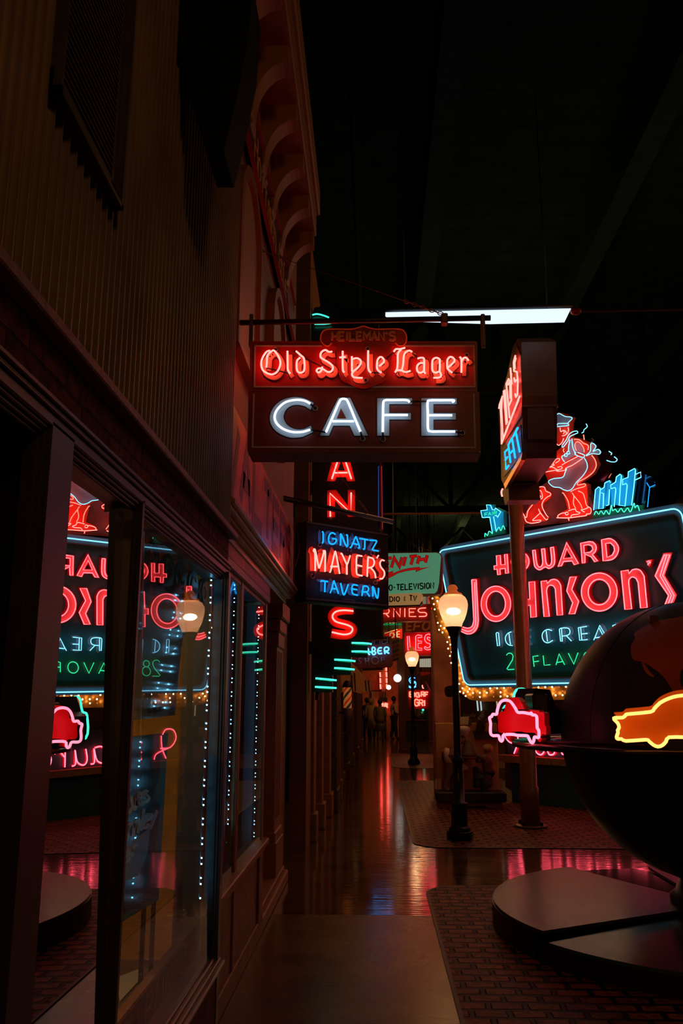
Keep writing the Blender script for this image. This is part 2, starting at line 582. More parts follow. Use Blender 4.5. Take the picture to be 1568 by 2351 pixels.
# ================================================================== first shop on the left
SHOP = mat('shop paint', (.048, .038, .052), .42, noise=.12)
BRICK = paver_mat('brick band', .21, .072, 'YZ', (.20, .055, .018), (.14, .038, .014), (.05, .02, .012), .006, .8, .6)
CORR = mat('corrugated iron', (.27, .20, .155), .42, .25, noise=.25, nscale=3)
mb = MB()
cols = []
y = -1.6
N = 0
while y < 3.945:
    cols.append((-.70 + .008 * math.sin(y * 2 * math.pi / .046), y))
    y += .046 / 8
vs = [(x, y, z) for x, y in cols for z in (2.42, 7.6)]
mb.add(vs, [(2 * i, 2 * i + 2, 2 * i + 3, 2 * i + 1) for i in range(len(cols) - 1)], True)
mb.box(-.95, -.72, -1.6, 3.94, 2.39, 7.6)
struct(mb.build('wall_left', CORR))
struct(MB().bevbox(-.95, -.66, -1.6, 3.97, 2.368, 2.397, .004).build('trim_10', mat('ledge flashing', (.32, .17, .21), .55, noise=.3, nscale=60, bump=.3, bscale=200)))
struct(MB().box(-.95, -.70, -1.6, 3.94, 2.2, 2.40).build('wall_left_brick', BRICK))
mb = MB()
for x, z0, z1 in ((-.686, 2.232, 2.246), (-.694, 2.222, 2.233), (-.690, 2.214, 2.223)):
    mb.bevbox(-.80, x, -1.6, 3.96, z0, z1, .003)
mb.bevbox(-.80, -.698, -1.6, 3.96, 2.186, 2.215, .004)
mb.bevbox(-.80, -.706, -1.6, 3.96, 2.177, 2.187, .003)
mb.bevbox(-.80, -.714, -1.6, 3.96, 2.167, 2.178, .003)
mb.bevbox(-.80, -.722, -1.6, 3.96, 2.158, 2.168, .003)
struct(mb.build('trim_11', SHOP))
def post(name, y0, y1, x, z0, z1, m, steps=2):
    mb = MB()
    mb.bevbox(-.755, x, y0, y1, z0, z1, .003)
    for k in range(steps):
        mb.bevbox(-.755, x - .012 * (k + 1), y0 - .007 * (k + 1), y1 + .007 * (k + 1), z0, z1, .002)
    return struct(mb.build(name, m))
SHOPD = mat('shop dark paint', (.055, .062, .068), .38, noise=.15)
post('trim_12', 1.71, 1.847, -.698, .05, 2.2, SHOP)
post('trim_13', 2.437, 2.462, -.698, .05, 2.2, SHOP)
post('trim_14', 3.89, 3.95, -.686, .05, 2.2, SHOPD)
struct(MB().box(-.9, -.78, 3.95, 3.99, 0, 2.24).build('trim_15', SHOPD))
mb = MB()
mb.bevbox(-.80, -.664, 1.84, 3.96, .490, .508, .004)
mb.bevbox(-.80, -.680, 1.84, 3.95, .508, .520, .004)
mb.bevbox(-.80, -.697, 1.84, 3.95, .520, .532, .004)
mb.bevbox(-.80, -.712, 1.84, 3.95, .532, .544, .004)
struct(mb.build('trim_16', mat('sill paint', (.2, .12, .10), .3)))
struct(MB().box(-.9, -.69, 1.71, 3.96, 0, .49).build('wall_left_base', mat('stone base', (.12, .052, .03), .7, noise=.3, nscale=12)))
# glass that lets the inside through and mirrors the street
def glass_mat():
    m = bpy.data.materials.new('window glass')
    m.use_nodes = True
    nt = m.node_tree
    nt.nodes.remove(nt.nodes['Principled BSDF'])
    t = nt.nodes.new('ShaderNodeBsdfTransparent')
    t.inputs[0].default_value = (.9, .93, .92, 1)
    g = nt.nodes.new('ShaderNodeBsdfGlossy')
    g.inputs['Roughness'].default_value = .0
    f = nt.nodes.new('ShaderNodeFresnel')
    f.inputs[0].default_value = 1.95
    mx = nt.nodes.new('ShaderNodeMixShader')
    nt.links.new(f.outputs[0], mx.inputs[0])
    nt.links.new(t.outputs[0], mx.inputs[1])
    nt.links.new(g.outputs[0], mx.inputs[2])
    nt.links.new(mx.outputs[0], nt.nodes['Material Output'].inputs[0])
    return m
GLASS = glass_mat()
def pane(name, y0, y1, z0, z1, x, tilt=.0168, yawg=-.0092, yr=3.0):
    """one sheet of glass, leaning a little like the old shop front does"""
    def xx(y, z): return x - (y - yr) * math.tan(yawg) - (z - 1.6) * math.tan(tilt)
    o = MB().add([(xx(a, b), a, b) for a, b in ((y0, z0), (y1, z0), (y1, z1), (y0, z1))], [(0, 1, 2, 3)]).build(name, GLASS)
    return struct(o)
pane('window_1', 1.847, 2.437, .54, 2.16, -.735)
pane('window_2', 2.462, 3.89, .54, 2.16, -.735)
# inside the first shop
OCHRE = mat('shop ochre wall', (.30, .16, .03), .8, noise=.2)
struct(MB().box(-2.5, -2.4, .3, 4.0, .1, 2.6).build('wall_shop_back', OCHRE))
struct(MB().box(-2.4, -.83, 3.96, 4.0, 0, 2.6).build('wall_shop_end', OCHRE))
struct(MB().box(-2.4, -.80, 1.0, 3.96, 2.3, 2.36).build('ceiling_shop', mat('shop ceiling', (.10, .06, .03), .9)))
struct(MB().box(-2.4, -.80, 1.0, 3.96, .46, .5).build('floor_shop_window', mat('display shelf', (.10, .09, .06), .55, noise=.2)))
lamp('shop_fill', (-1.75, 2.3, 2.0), 34, (1, .52, .12), .08, kind='POINT')  # unseen fill added to brighten the ochre interior
# door opening at the extreme left
struct(MB().box(-2.4, -.76, 1.74, 1.78, 0, 2.3).build('door_1', mat('dark door', (.02, .03, .03), .3)))
struct(MB().box(-.9, -.80, .7, 1.71, 0, 2.16).build('door_2', MATS['dark door']))
struct(MB().box(-.9, -.72, -1.6, .7, 0, 2.16).build('wall_left_near', SHOPD))
# louvred vent in the corrugated wall
t = thing('wall_vent', (-.70, 1.72, 2.9), 'dark louvred metal vent set high in the corrugated wall', 'vent')
VM = mat('vent metal', (.09, .075, .06), .45, .5, noise=.2)
mb = MB()
V0, V1, VZ0, VZ1 = 1.53, 1.985, 2.885, 3.75
for a in ((V0, V0 + .012, VZ0, VZ1), (V1 - .012, V1, VZ0, VZ1), (V0, V1, VZ0, VZ0 + .014), (V0, V1, VZ1 - .014, VZ1)):
    mb.box(-.72, -.665, *a)
for a in ((V0 + .012, V0 + .05, VZ0, VZ1), (V1 - .05, V1 - .012, VZ0, VZ1), (V0, V1, VZ0 + .014, VZ0 + .06)):
    mb.box(-.72, -.684, *a)
mb.build('frame', VM, t)
mb = MB()
k = 0
z = VZ0 + .06
while z < VZ1 - .03:
    mb.add([(-.684, V0 + .05, z), (-.684, V1 - .05, z), (-.706, V1 - .05, z + .016), (-.706, V0 + .05, z + .016), (-.682, V0 + .05, z + .003), (-.682, V1 - .05, z + .003)], [(0, 1, 2, 3), (0, 4, 5, 1)])
    z += .019
mb.box(-.72, -.708, V0, V1, VZ0, VZ1)
mb.build('slats', VM, t)

# ================================================================== second shop
TAN = mat('tan facade paint', (.27, .135, .05), .6, noise=.15, nscale=5)
TAN2 = mat('tan trim paint', (.30, .13, .05), .5, noise=.12)
REDP = mat('frieze paint', (.55, .08, .025), .55, noise=.2)
struct(MB().box(-2.6, -.80, 3.96, 8.1, 2.62, 7.0).build('wall_left_upper', TAN))
struct(MB().box(-1.4, -1.0, 6.36, 9.6, 0, 2.62).build('wall_left_recess', TAN))
mb = MB()
mb.bevbox(-.98, -.79, 3.99, 7.45, 2.455, 2.50, .006)
for x, z0, z1 in ((-.755, 2.50, 2.518), (-.735, 2.518, 2.532), (-.705, 2.532, 2.556), (-.685, 2.556, 2.585), (-.70, 2.585, 2.60), (-.72, 2.60, 2.625)):
    mb.bevbox(-.98, x, 3.99, 7.47, z0, z1, .005)
struct(mb.build('trim_17', mat('cornice paint', (.46, .25, .07), .26, noise=.15)))
struct(MB().box(-1.0, -.80, 3.99, 6.36, 2.38, 2.455).build('trim_18', REDP))
mb = MB()
for (y0, y1) in ((4.0, 4.06), (5.13, 5.21), (6.30, 6.38)):
    mb.bevbox(-.85, -.82, y0, y1, .1, 2.38, .004)
    mb.bevbox(-.85, -.83, y0 - .008, y1 + .008, .1, 2.38, .004)
mb.bevbox(-.92, -.80, 4.0, 6.38, 2.33, 2.39, .006)
mb.bevbox(-.92, -.825, 4.0, 6.38, 2.30, 2.335, .004)
mb.bevbox(-.92, -.78, 4.0, 6.42, .60, .64, .006)
mb.bevbox(-.92, -.81, 4.0, 6.40, .55, .60, .006)
struct(mb.build('trim_19', TAN2))
mb = MB()
mb.box(-1.0, -.83, 4.0, 6.38, 0, .56)
mb.bevbox(-.9, -.815, 4.0, 6.42, 0, .12, .006)
mb.bevbox(-.9, -.815, 6.18, 6.38, .1, .56, .006)
struct(mb.build('wall_left_panel', mat('marbled panel', (.19, .075, .035), .5, noise=.45, nscale=9)))
pane('window_3', 4.06, 5.13, .64, 2.31, -.842, .004, -.004)
pane('window_4', 5.21, 6.30, .64, 2.31, -.842, .004, -.004)
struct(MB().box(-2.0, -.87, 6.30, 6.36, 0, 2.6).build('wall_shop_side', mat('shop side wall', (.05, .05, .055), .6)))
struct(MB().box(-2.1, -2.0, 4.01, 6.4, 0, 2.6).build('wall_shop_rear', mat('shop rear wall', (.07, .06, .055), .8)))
struct(MB().box(-2.0, -.9, 4.02, 6.3, .50, .56).build('floor_shop_display', mat('display board', (.25, .22, .2), .5)))
struct(MB().box(-2.0, -.9, 4.02, 6.3, 2.45, 2.5).build('ceiling_shop_display', mat('display ceiling', (.10, .09, .08), .8)))
# base step and pilaster
mb = MB()
mb.bevbox(-1.0, -.815, 6.42, 8.2, 0, .10, .01)
mb.bevbox(-1.0, -.845, 6.42, 8.15, .10, .14, .008)
struct(mb.build('trim_20', TAN2))
mb = MB()
mb.bevbox(-1.1, -.885, 7.62, 8.1, .1, 2.5, .006)
mb.bevbox(-1.1, -.86, 7.58, 8.14, .1, .42, .008)
mb.bevbox(-1.1, -.872, 7.6, 8.12, .42, .5, .008)
for k in range(4): mb.box(-1.1, -.880, 7.68 + k * .1, 7.72 + k * .1, .6, 2.05)
mb.bevbox(-1.1, -.87, 7.6, 8.12, 2.08, 2.22, .012)
mb.bevbox(-1.1, -.855, 7.57, 8.15, 2.22, 2.34, .012)
mb.bevbox(-1.1, -.83, 7.53, 8.19, 2.34, 2.5, .012)
struct(mb.build('trim_21', TAN2))
# big painted fascia board over the cornice
t = thing('fascia_sign', (-.8, 5.8, 2.63), 'long red fascia board with dark red lettering above the moulded cornice', 'sign')
MB().bevbox(-.80, -.765, 3.99, 7.8, 2.63, 3.2, .008).build('board', mat('fascia red', (.85, .15, .04), .36, noise=.25, nscale=7), t)
fp = mat('fascia lettering', (.20, .012, .006), .5)
class YZ:                              # letters laid on a street wall: a = along the street, b = height
    def __init__(s, x): s.x, s.n = x, Vector((1, 0, 0))
    def pt(s, p, off=0.0): return Vector((s.x + off, p[0], p[1]))
def wall_text(txt, x, y0, y1, z0, z1, w, m, parent, name='painted_letter', depth=.004):
    pl = YZ(x)
    for c, st in text_strokes(txt, ((y0, z1), (y1, z1), (y1, z0), (y0, z0))):
        paint(pl, st, w, m, parent, .0, depth, name, smooth=False)
wall_text('WALTERS', -.7635, 4.05, 7.6, 2.74, 3.10, .10, fp, t, depth=.001)
# upper storey: script sign band, cornice with brackets, windows
t = thing('script_sign', (-.79, 5.9, 4.9), 'long black and red sign band with gold script under the bracketed cornice', 'sign')
MB().bevbox(-.80, -.755, 4.1, 7.45, 4.95, 5.36, .008).build('board', mat('dark sign board', (.04, .006, .008), .35), t)
mb = MB()
for z in (4.95, 5.35): mb.box(-.80, -.735, 4.1, 7.45, z, z + .014)
mb.build('trim', mat('red sign trim', (.5, .04, .05), .3), t)
gp = mat('gold lettering', (.85, .52, .12), .4)
pl = YZ(-.750)
for c, st in text_strokes('Hoffman', ((4.75, 5.27), (5.95, 5.27), (5.95, 5.03), (4.75, 5.03))):
    paint(pl, st, .022, gp, t, 0, .004, 'painted_letter', smooth=False)
for c, st in text_strokes('Cafe', ((6.15, 5.27), (6.7, 5.27), (6.7, 5.03), (6.15, 5.03))):
    paint(pl, st, .022, gp, t, 0, .004, 'painted_letter', smooth=False)
mb = MB().prism([(-.749, y, z) for y, z in ell(7.08, 5.16, .28, .15, 24)], (-.004, 0, 0))
mb.build('painted_crest', mat('crest', (.22, .03, .02), .4), t)
CORN = mat('cornice ochre', (.34, .17, .05), .6, noise=.15)
mb = MB()
mb.bevbox(-1.6, -.50, 3.97, 6.85, 5.72, 5.95, .01)
mb.bevbox(-1.6, -.47, 3.97, 6.88, 5.95, 6.2, .01)
mb.bevbox(-1.6, -.76, 3.97, 6.9, 5.37, 5.72, .01)
struct(mb.build('trim_22', CORN))
for k in range(6):
    y = 4.02 + k * .545
    arc = [(-.80 + .28 - .28 * math.cos(R(a)) if 0 else -.52 - .26 * (1 - math.sin(R(a))), y, 5.72 - .30 * (1 - math.cos(R(a)))) for a in range(0, 91, 10)]
    prof = [(-.78, y, 5.72), (-.52, y, 5.72)] + [(-.52 - .22 * math.sin(R(a)), y, 5.60 - .34 * (1 - math.cos(R(a)))) for a in range(0, 91, 9)] + [(-.755, y, 5.22), (-.74, y, 5.16), (-.78, y, 5.12)]
    struct(MB().prism(prof, (0, .14, 0)).build('trim_%d' % (23 + k), CORN))
for i, y in enumerate((4.35, 5.9)):
    t = struct(MB().prism([(-.80, a, b) for a, b in [(y, 3.6), (y + .75, 3.6), (y + .75, 4.45)] + [(y + .375 + .375 * math.cos(R(g)), 4.45 + .34 * math.sin(R(g))) for g in range(10, 180, 17)] + [(y, 4.45)]], (.03, 0, 0)).build('window_%d' % (5 + i), mat('pale blind', (.42, .27, .13), .6)))
    mb = MB()
    out = [(y - .07, 3.55), (y + .82, 3.55), (y + .82, 4.45)] + [(y + .375 + .445 * math.cos(R(g)), 4.45 + .41 * math.sin(R(g))) for g in range(10, 180, 17)] + [(y - .07, 4.45)]
    inn = [(y, 3.6), (y + .75, 3.6), (y + .75, 4.45)] + [(y + .375 + .375 * math.cos(R(g)), 4.45 + .34 * math.sin(R(g))) for g in range(10, 180, 17)] + [(y, 4.45)]
    mb.prism([(-.80, a, b) for a, b in out], (.06, 0, 0), [[(-.80, a, b) for a, b in inn]])
    struct(mb.build('frame', TAN2, t))
# dark stepped corbel high on the corner
pl = PY(2.55)
prof = [(340, -40), (384, 124), (424, 138), (441, 241), (458, 248), (472, 344), (513, 344), (540, 240), (570, 90), (580, -40)]
struct(MB().prism([pl.pt(p) for p in prof], (0, .22, 0)).build('trim_30', mat('dark corbel', (.004, .009, .010), .7, spec=.1)))
# blackboard wall return and the row of shop fronts beyond
struct(MB().box(-3.1, -.776, 9.67, 12.4, 0, 7.4).build('wall_left_third', mat('brown render', (.22, .095, .03), .75, noise=.2, nscale=4)))
t = thing('chalk_board', (-1.05, 9.65, .5), 'tall black menu board with chalk lettering on the brown wall beyond the pilaster', 'board')
MB().bevbox(-1.16, -.965, 9.63, 9.668, .52, 2.06, .006).build('board', mat('chalkboard', (.012, .014, .015), .4), t)
CH = mat('chalk', (.4, .33, .22), .8)
pl = PY(9.628)
for w, q in (("MENU'S", ((600, 1533), (647, 1533), (647, 1541), (600, 1541))), ('PRICES', ((600, 1545), (648, 1545), (648, 1553), (600, 1553))), ('SODA', ((606, 1640), (643, 1640), (643, 1648), (606, 1648))), ('FLOAT', ((606, 1690), (643, 1690), (643, 1698), (606, 1698)))):
    for c, st in text_strokes(w, q): paint(pl, st, 1.0, CH, t, .001, .001, 'chalk_letter', smooth=False)
paint(pl, [ell(637, 1574, 13, 11, 20)], .8, CH, t, .001, .001, 'chalk_ring', smooth=False)
fronts = [(12.4, 15.2, -.80, (.20, .09, .03), 4.2), (15.2, 19.5, -.74, (.14, .07, .035), 4.6), (19.5, 24.5, -.70, (.16, .085, .03), 4.0), (24.5, 31, -.66, (.10, .075, .04), 4.8), (31, 39.2, -.78, (.07, .085, .07), 4.4)]
for i, (a, b, x, c, h) in enumerate(fronts):
    o = struct(MB().box(-3.1, x, a, b, 0, h).build('wall_left_front_%s' % 'abcde'[i], mat('front paint %d' % i, c, .6, noise=.2, nscale=4)))
    mb = MB()
    w = (b - a)
    mb.bevbox(x, x + .02, a + w * .32, a + w * .62, .7, 2.3, .004)
    struct(mb.build('window_pane', mat('dark shop pane', (.012, .014, .014), .12), o))
pil = [(10.35, 10.6, -.735, (.24, .13, .04)), (11.35, 11.65, -.70, (.26, .12, .035)), (12.5, 12.9, -.66, (.24, .10, .03)), (13.05, 13.75, -.60, (.055, .035, .025)), (14.6, 14.9, -.60, (.20, .09, .03)), (16.2, 16.6, -.62, (.20, .085, .03)), (18.6, 19.1, -.60, (.12, .05, .025)), (22.0, 22.4, -.58, (.19, .09, .03)), (25.0, 25.6, -.52, (.11, .03, .016)), (30.5, 31, -.50, (.17, .07, .02))]
for i, (a, b, x, c) in enumerate(pil):
    mb = MB()
    mb.bevbox(-.9, x, a, b, 0, 2.7, .01)
    mb.bevbox(-.9, x + .035, a - .03, b + .03, 0, .32, .012)
    mb.bevbox(-.9, x + .03, a - .03, b + .03, 2.55, 2.75, .012)
    if i == 3:
        for k in range(9): mb.box(-.9, x + .012, a - .02, b + .02, .3 + k * .27, .545 + k * .27)
    struct(mb.build('trim_%d' % (31 + i), mat('pilaster paint %d' % i, c, .55, noise=.15)))
t = thing('door_handle', (-.60, 17.5, 1.0), 'chrome bow pull handle on a shop door down the left side', 'handle')
MB().tube(smooth_path([(-.74, 17.4, 1.32), (-.60, 17.4, 1.30), (-.59, 17.4, 1.15), (-.60, 17.4, 1.0), (-.74, 17.4, .98)], 5), .012, 8).build('grip', mat('chrome', (.6, .55, .5), .2, 1), t)
# end of the street
struct(MB().box(-.6, 1.05, 39.2, 39.5, 0, 6).build('wall_end', mat('end wall plaster', (.50, .17, .07), .7, noise=.2)))
struct(MB().bevbox(-.18, .42, 39.08, 39.2, 0, 2.05, .01).build('door_3', mat('pale end door', (.34, .24, .12), .5)))
struct(MB().box(-.24, .48, 39.12, 39.2, 0, 2.12).build('trim_41', mat('door frame', (.04, .03, .02), .5)))
# ================================================================== cafe sign over the walk
CAF = PY(4.25)
cz = CAF.pt((835, 900)).z
t = thing('cafe_sign', (0, 4.3, 2.85), 'red two-tier hanging sign with white neon CAFE under old style script letters', 'sign')
A = CAF.crop(560, 740, .19133)
B = CAF.crop(820, 740, .19133)
C = CAF.crop(540, 680, .3827)
slab(C, rrect(88, 270, 1453, 572, 14), 0, .17, mat('sign cabinet red', (.30, .014, .010), .42, noise=.2), t, 'cabinet_upper')
slab(C, [(80, 574), (1464, 574), (1474, 926), (1460, 937), (86, 937), (73, 926)], 0, .17, mat('sign cabinet maroon', (.20, .020, .012), .45, noise=.25), t, 'cabinet_lower')
slab(C, [(118, 296), (1430, 296), (1436, 544), (115, 544)], .004, .003, RED_P, t, 'face_red')
slab(C, [(76, 938), (1476, 938), (1474, 944), (78, 944)], -.002, .166, mat('sign belly', (.16, .085, .02), .55, noise=.4), t, 'belly_pan')
for P in ([(118, 298), (520, 298)], [(1010, 298), (1432, 298), (1438, 543), (815, 543)], [(725, 543), (115, 543), (119, 298)]):
    paint(C, [P], 9, CREAMLINE, t, .0065, .003, 'painted_border', smooth=False)
paint(C, [[(112, 585), (103, 905), (1440, 908), (1432, 585)]], 9, CREAMLINE, t, .003, .003, 'painted_border', smooth=False)
cart = sm2([(555, 300), (530, 290), (512, 262), (516, 220), (545, 196), (600, 193), (690, 195), (735, 186), (770, 176), (805, 186), (850, 195), (950, 193), (1000, 198), (1026, 225), (1028, 270), (1005, 300), (975, 300), (945, 285), (938, 320), (936, 420), (920, 480), (880, 515), (810, 535), (770, 553), (730, 535), (660, 515), (625, 480), (610, 420), (608, 320), (600, 285), (575, 300)], 4, True)
slab(C, cart, .012, .03, mat('cartouche red', (.35, .014, .008), .4), t, 'cartouche')
neon(C, [[(578, 280), (560, 298), (532, 290), (513, 262), (518, 222), (545, 200), (600, 197), (690, 198), (735, 190), (770, 180), (805, 190), (850, 198), (950, 196), (1000, 201), (1024, 228), (1026, 270), (1008, 295), (980, 296), (960, 278)]], .0035, mat('cartouche trim', (.75, .12, .03), .4, emit=(.10, .008, .001)), t, .014, 'cartouche_trim')  # the unlit trim line gets a faint glow in its material
for c, st in text_strokes("HEILEMAN'S", ((582, 215), (957, 215), (957, 262), (582, 262)), .35):
    paint(C, st, 13, mat('cartouche letter', (.85, .36, .16), .45), t, .018, .006, 'raised_letter', smooth=False)
paint(C, [[(622, 450), (640, 500), (700, 530), (770, 550), (840, 530), (905, 500), (925, 450)]], 8, RED_P, t, .016, .004, 'cartouche_edge')
OLD = {
 'O': [[(315, 340), (270, 355), (222, 430), (208, 510), (238, 585), (330, 625), (400, 590), (437, 500), (420, 420), (365, 342), (325, 352), (282, 400), (275, 480), (268, 540)]],
 'l': [[(522, 345), (524, 480), (527, 570), (555, 615)]],
 'd': [[(625, 345), (680, 395), (720, 440), (724, 570), (682, 605), (645, 590), (632, 540), (638, 460), (675, 424)]],
 'S': [[(1060, 350), (1020, 355), (975, 332), (928, 362), (920, 415), (955, 445), (1030, 490), (1067, 535), (1052, 585), (1005, 595), (945, 560), (895, 553), (872, 580), (895, 603), (928, 578), (940, 535)]],
 't': [[(1185, 345), (1186, 560), (1205, 600)], [(1145, 422), (1222, 415)]],
 'y': [[(1295, 410), (1297, 588)], [(1300, 442), (1355, 430), (1398, 455), (1400, 495), (1365, 545), (1308, 595), (1298, 630), (1325, 660), (1425, 668)]]}
OLDB = {
 'l': [[(132, 340), (133, 550), (165, 603)]],
 'e': [[(265, 525), (320, 475), (312, 435), (280, 415), (248, 445), (238, 500), (243, 565), (290, 605)]],
 'L': [[(440, 352), (465, 322), (515, 320), (575, 305)], [(528, 325), (490, 375), (486, 480), (478, 560), (455, 600)], [(460, 580), (520, 575), (580, 597), (640, 582)], [(660, 355), (622, 340), (575, 365), (558, 420), (552, 500), (535, 578)]],
 'a': [[(725, 435), (770, 425), (803, 445), (803, 585), (822, 612)], [(800, 490), (755, 490), (722, 520), (718, 570), (740, 602), (778, 600), (802, 572)]],
 'g': [[(988, 440), (945, 425), (907, 452), (900, 520), (905, 580), (935, 603), (970, 595), (990, 570), (990, 440)], [(990, 590), (1007, 635), (985, 662), (915, 665)]],
 'e ': [[(1092, 540), (1165, 470), (1155, 430), (1115, 415), (1083, 452), (1080, 525), (1092, 565), (1140, 605)]],
 'r': [[(1230, 415), (1250, 450), (1250, 602)], [(1255, 462), (1280, 428), (1312, 428), (1335, 458)]]}
OLDP = mat('old style letter', (.90, .33, .16), .45)
OLDK = mat('letter outline', (.05, .006, .004), .5)
for D, pl in ((OLD, A), (OLDB, B)):
    for ch, st in D.items():
        paint(pl, st, 66, OLDK, t, .0135, .004, 'painted_outline', shift=(34, 42))
        paint(pl, st, 50, OLDP, t, .0148, .004, 'painted_letter', shift=(34, 42))
        neon(pl, st, .0052, N_OLD, t, .04, 'neon_letter')
    for P in (((275, 548), (530, 610)),) if pl is A else (((170, 603), (280, 605)), ((340, 440), (440, 360)), ((660, 370), (730, 430)), ((1135, 608), (1250, 606))):
        neon(pl, [P], .004, SOOT, t, .03, 'tube_link', smooth=False)
neon(A, [[(600, 345), (720, 430), (930, 530)]], .004, SOOT, t, .03, 'tube_link', smooth=False)
def eyelet(pl, p, r_px, off=.005):
    mb = MB()
    mb.tube([pl.pt(q, off) for q in ell(p[0], p[1], r_px, r_px, 14)], .0025, 6, True)
    o = mb.build('electrode_ring', mat('ring', (.55, .42, .36), .35, .6), t)
    slab(pl, ell(p[0], p[1], r_px * .85, r_px * .85, 14), off, .003, SOOT, o, 'electrode_hole')
for p in ((380, 325), (1485, 315), (1462, 695)): eyelet(A, p, 24, .02)
for p in ((1315, 390),): eyelet(B, p, 22, .02)
# the other face of the sign, seen only by the wall beyond it
mb = MB()
for D, k in ((OLD, 560), (OLDB, 820)):
    for st in D.values():
        for P in st: mb.tube([CAF.pt((1670 - (k + x * .19133), 740 + y * .19133), -.21) for x, y in sm2(P, 4)], .0052, 6)
mb.build('rear_script_tube', N_REAR, t)
# CAFE
CF = mat('cafe letter', (.60, .76, .80), .4, noise=.08)
CK = mat('cafe outline', (.01, .03, .035), .5)
cafe = [
 (A, sm2([(838, 965), (720, 912), (600, 897), (460, 932), (355, 1020), (310, 1140), (340, 1252), (420, 1330), (560, 1383), (700, 1375)], 4) + [(828, 1318), (806, 1240)] + sm2([(790, 1245), (720, 1280), (620, 1283), (530, 1240), (482, 1170), (478, 1110), (512, 1040), (580, 997), (660, 990), (740, 1010)], 4) + [(800, 1050)], [],
  [[(797, 977), (730, 942), (630, 930), (500, 958), (405, 1040), (368, 1130), (392, 1210), (470, 1278), (580, 1315), (700, 1315), (795, 1287)]]),
 (A, [(1135, 905), (1275, 905), (1490, 1360), (1325, 1360), (1270, 1240), (1070, 1240), (1020, 1360), (910, 1360)], [[(1165, 1030), (1113, 1155), (1230, 1155)]],
  [[(985, 1318), (1050, 1170), (1140, 965), (1172, 922), (1218, 922), (1248, 955), (1330, 1150), (1398, 1312)], [(1062, 1187), (1320, 1187)]]),
 (B, [(240, 910), (660, 910), (660, 980), (385, 980), (385, 1090), (645, 1090), (645, 1165), (385, 1165), (385, 1360), (240, 1360)], [],
  [[(307, 1315), (310, 1110), (314, 965), (340, 935), (420, 933), (590, 933), (628, 958)], [(322, 1112), (460, 1112), (608, 1112)]]),
 (B, [(770, 910), (1195, 910), (1195, 980), (915, 980), (915, 1090), (1185, 1090), (1185, 1165), (915, 1165), (915, 1290), (1205, 1290), (1205, 1360), (770, 1360)], [],
  [[(1140, 957), (1158, 936), (1000, 935), (875, 937), (845, 962), (848, 1110), (850, 1275), (880, 1308), (1000, 1310), (1175, 1310)], [(860, 1115), (1000, 1115), (1140, 1115)]])]
for pl, P, hs, tubes in cafe:
    slab(pl, inset(P, -9), .004, .004, CK, t, 'painted_outline')
    slab(pl, P, .0065, .004, CF, t, 'painted_letter', hs)
    if hs: slab(pl, hs[0], .0055, .003, mat('sign cabinet maroon', (.2, .02, .01)), t, 'letter_counter')
    neon(pl, tubes, .0064, N_WHITE, t, .034, 'neon_letter', n=8)
for p in ((855, 1030), (1425, 1400)): eyelet(A, p, 28)
for p in ((310, 1405), (1265, 1328)): eyelet(B, p, 28)
for pl, P in ((A, [(797, 980), (855, 1030)]), (A, [(805, 1290), (980, 1318)]), (A, [(1398, 1312), (1425, 1400)]), (B, [(307, 1320), (310, 1400)]), (B, [(635, 950), (845, 950)]), (B, [(1180, 1315), (1260, 1328)])):
    neon(pl, [P], .0055, SOOT, t, .03, 'tube_link', smooth=False)
# the pipe it hangs from
t2 = thing('sign_pipe', (-.8, 4.33, 3.68), 'dark iron pipe bracket reaching out over the walk above the red CAFE sign', 'bracket')
G = PY(4.33)
a, b = G.pt((556, 741)), G.pt((1126, 730))
MB().tube([Vector((-.80, 4.33, a.z)), b], .0155, 10).build('pipe', mat('iron pipe', (.05, .045, .04), .4, .6), t2)
MB().lathe([(.045, 0), (.045, .02), (.02, .022)], (0, 0, 0), 16).build('wall_flange', DARK, t2).matrix_local = Matrix.Translation((-.80, 4.33, a.z)) @ Matrix.Rotation(R(90), 4, 'Y')
for p in (1108, 578):
    c = G.pt((p, 735))
    e = G.pt((p, 790))
    MB().bevbox(c.x - .011, c.x + .011, 4.31, 4.35, e.z - .02, c.z + .03, .003).build('hanger_strap', mat('strap', (.12, .08, .05), .45, .5), t2)
c = G.pt((1020, 734))
MB().bevbox(c.x - .018, c.x + .018, 4.30, 4.36, c.z - .028, c.z + .028, .004).build('clamp', mat('strap', (.12, .08, .05)), t2)
def chain(name, a, b, label, r=.0022, links=9):
    t = thing(name, tuple(b), label, 'chain')
    a, b = Vector(a), Vector(b)
    MB().tube([a.lerp(b, .0), a.lerp(b, 1)], r, 6).build('cable', STEEL, t)
    mb = MB()
    d = (b - a).normalized()
    for k in range(links):
        for s, q in ((0, a + d * (.03 + k * .036)), (1, b - d * (.03 + k * .036))):
            u = d.cross(Vector((0, 0, 1))).normalized() if k % 2 else d.cross(d.cross(Vector((0, 0, 1)))).normalized()
            mb.tube([q + d * .022 * math.cos(R(g)) + u * .011 * math.sin(R(g)) for g in range(0, 360, 45)], .003, 5, True)
    mb.build('links', mat('chain steel', (.35, .2, .12), .4, .8), t)
    return t
chain('stay_chain', (-.79, 5.35, PX(-.79).pt((571, 473)).z), c + Vector((0, 0, .03)), 'thin stay chain running from the wall down to the pipe of the CAFE sign')

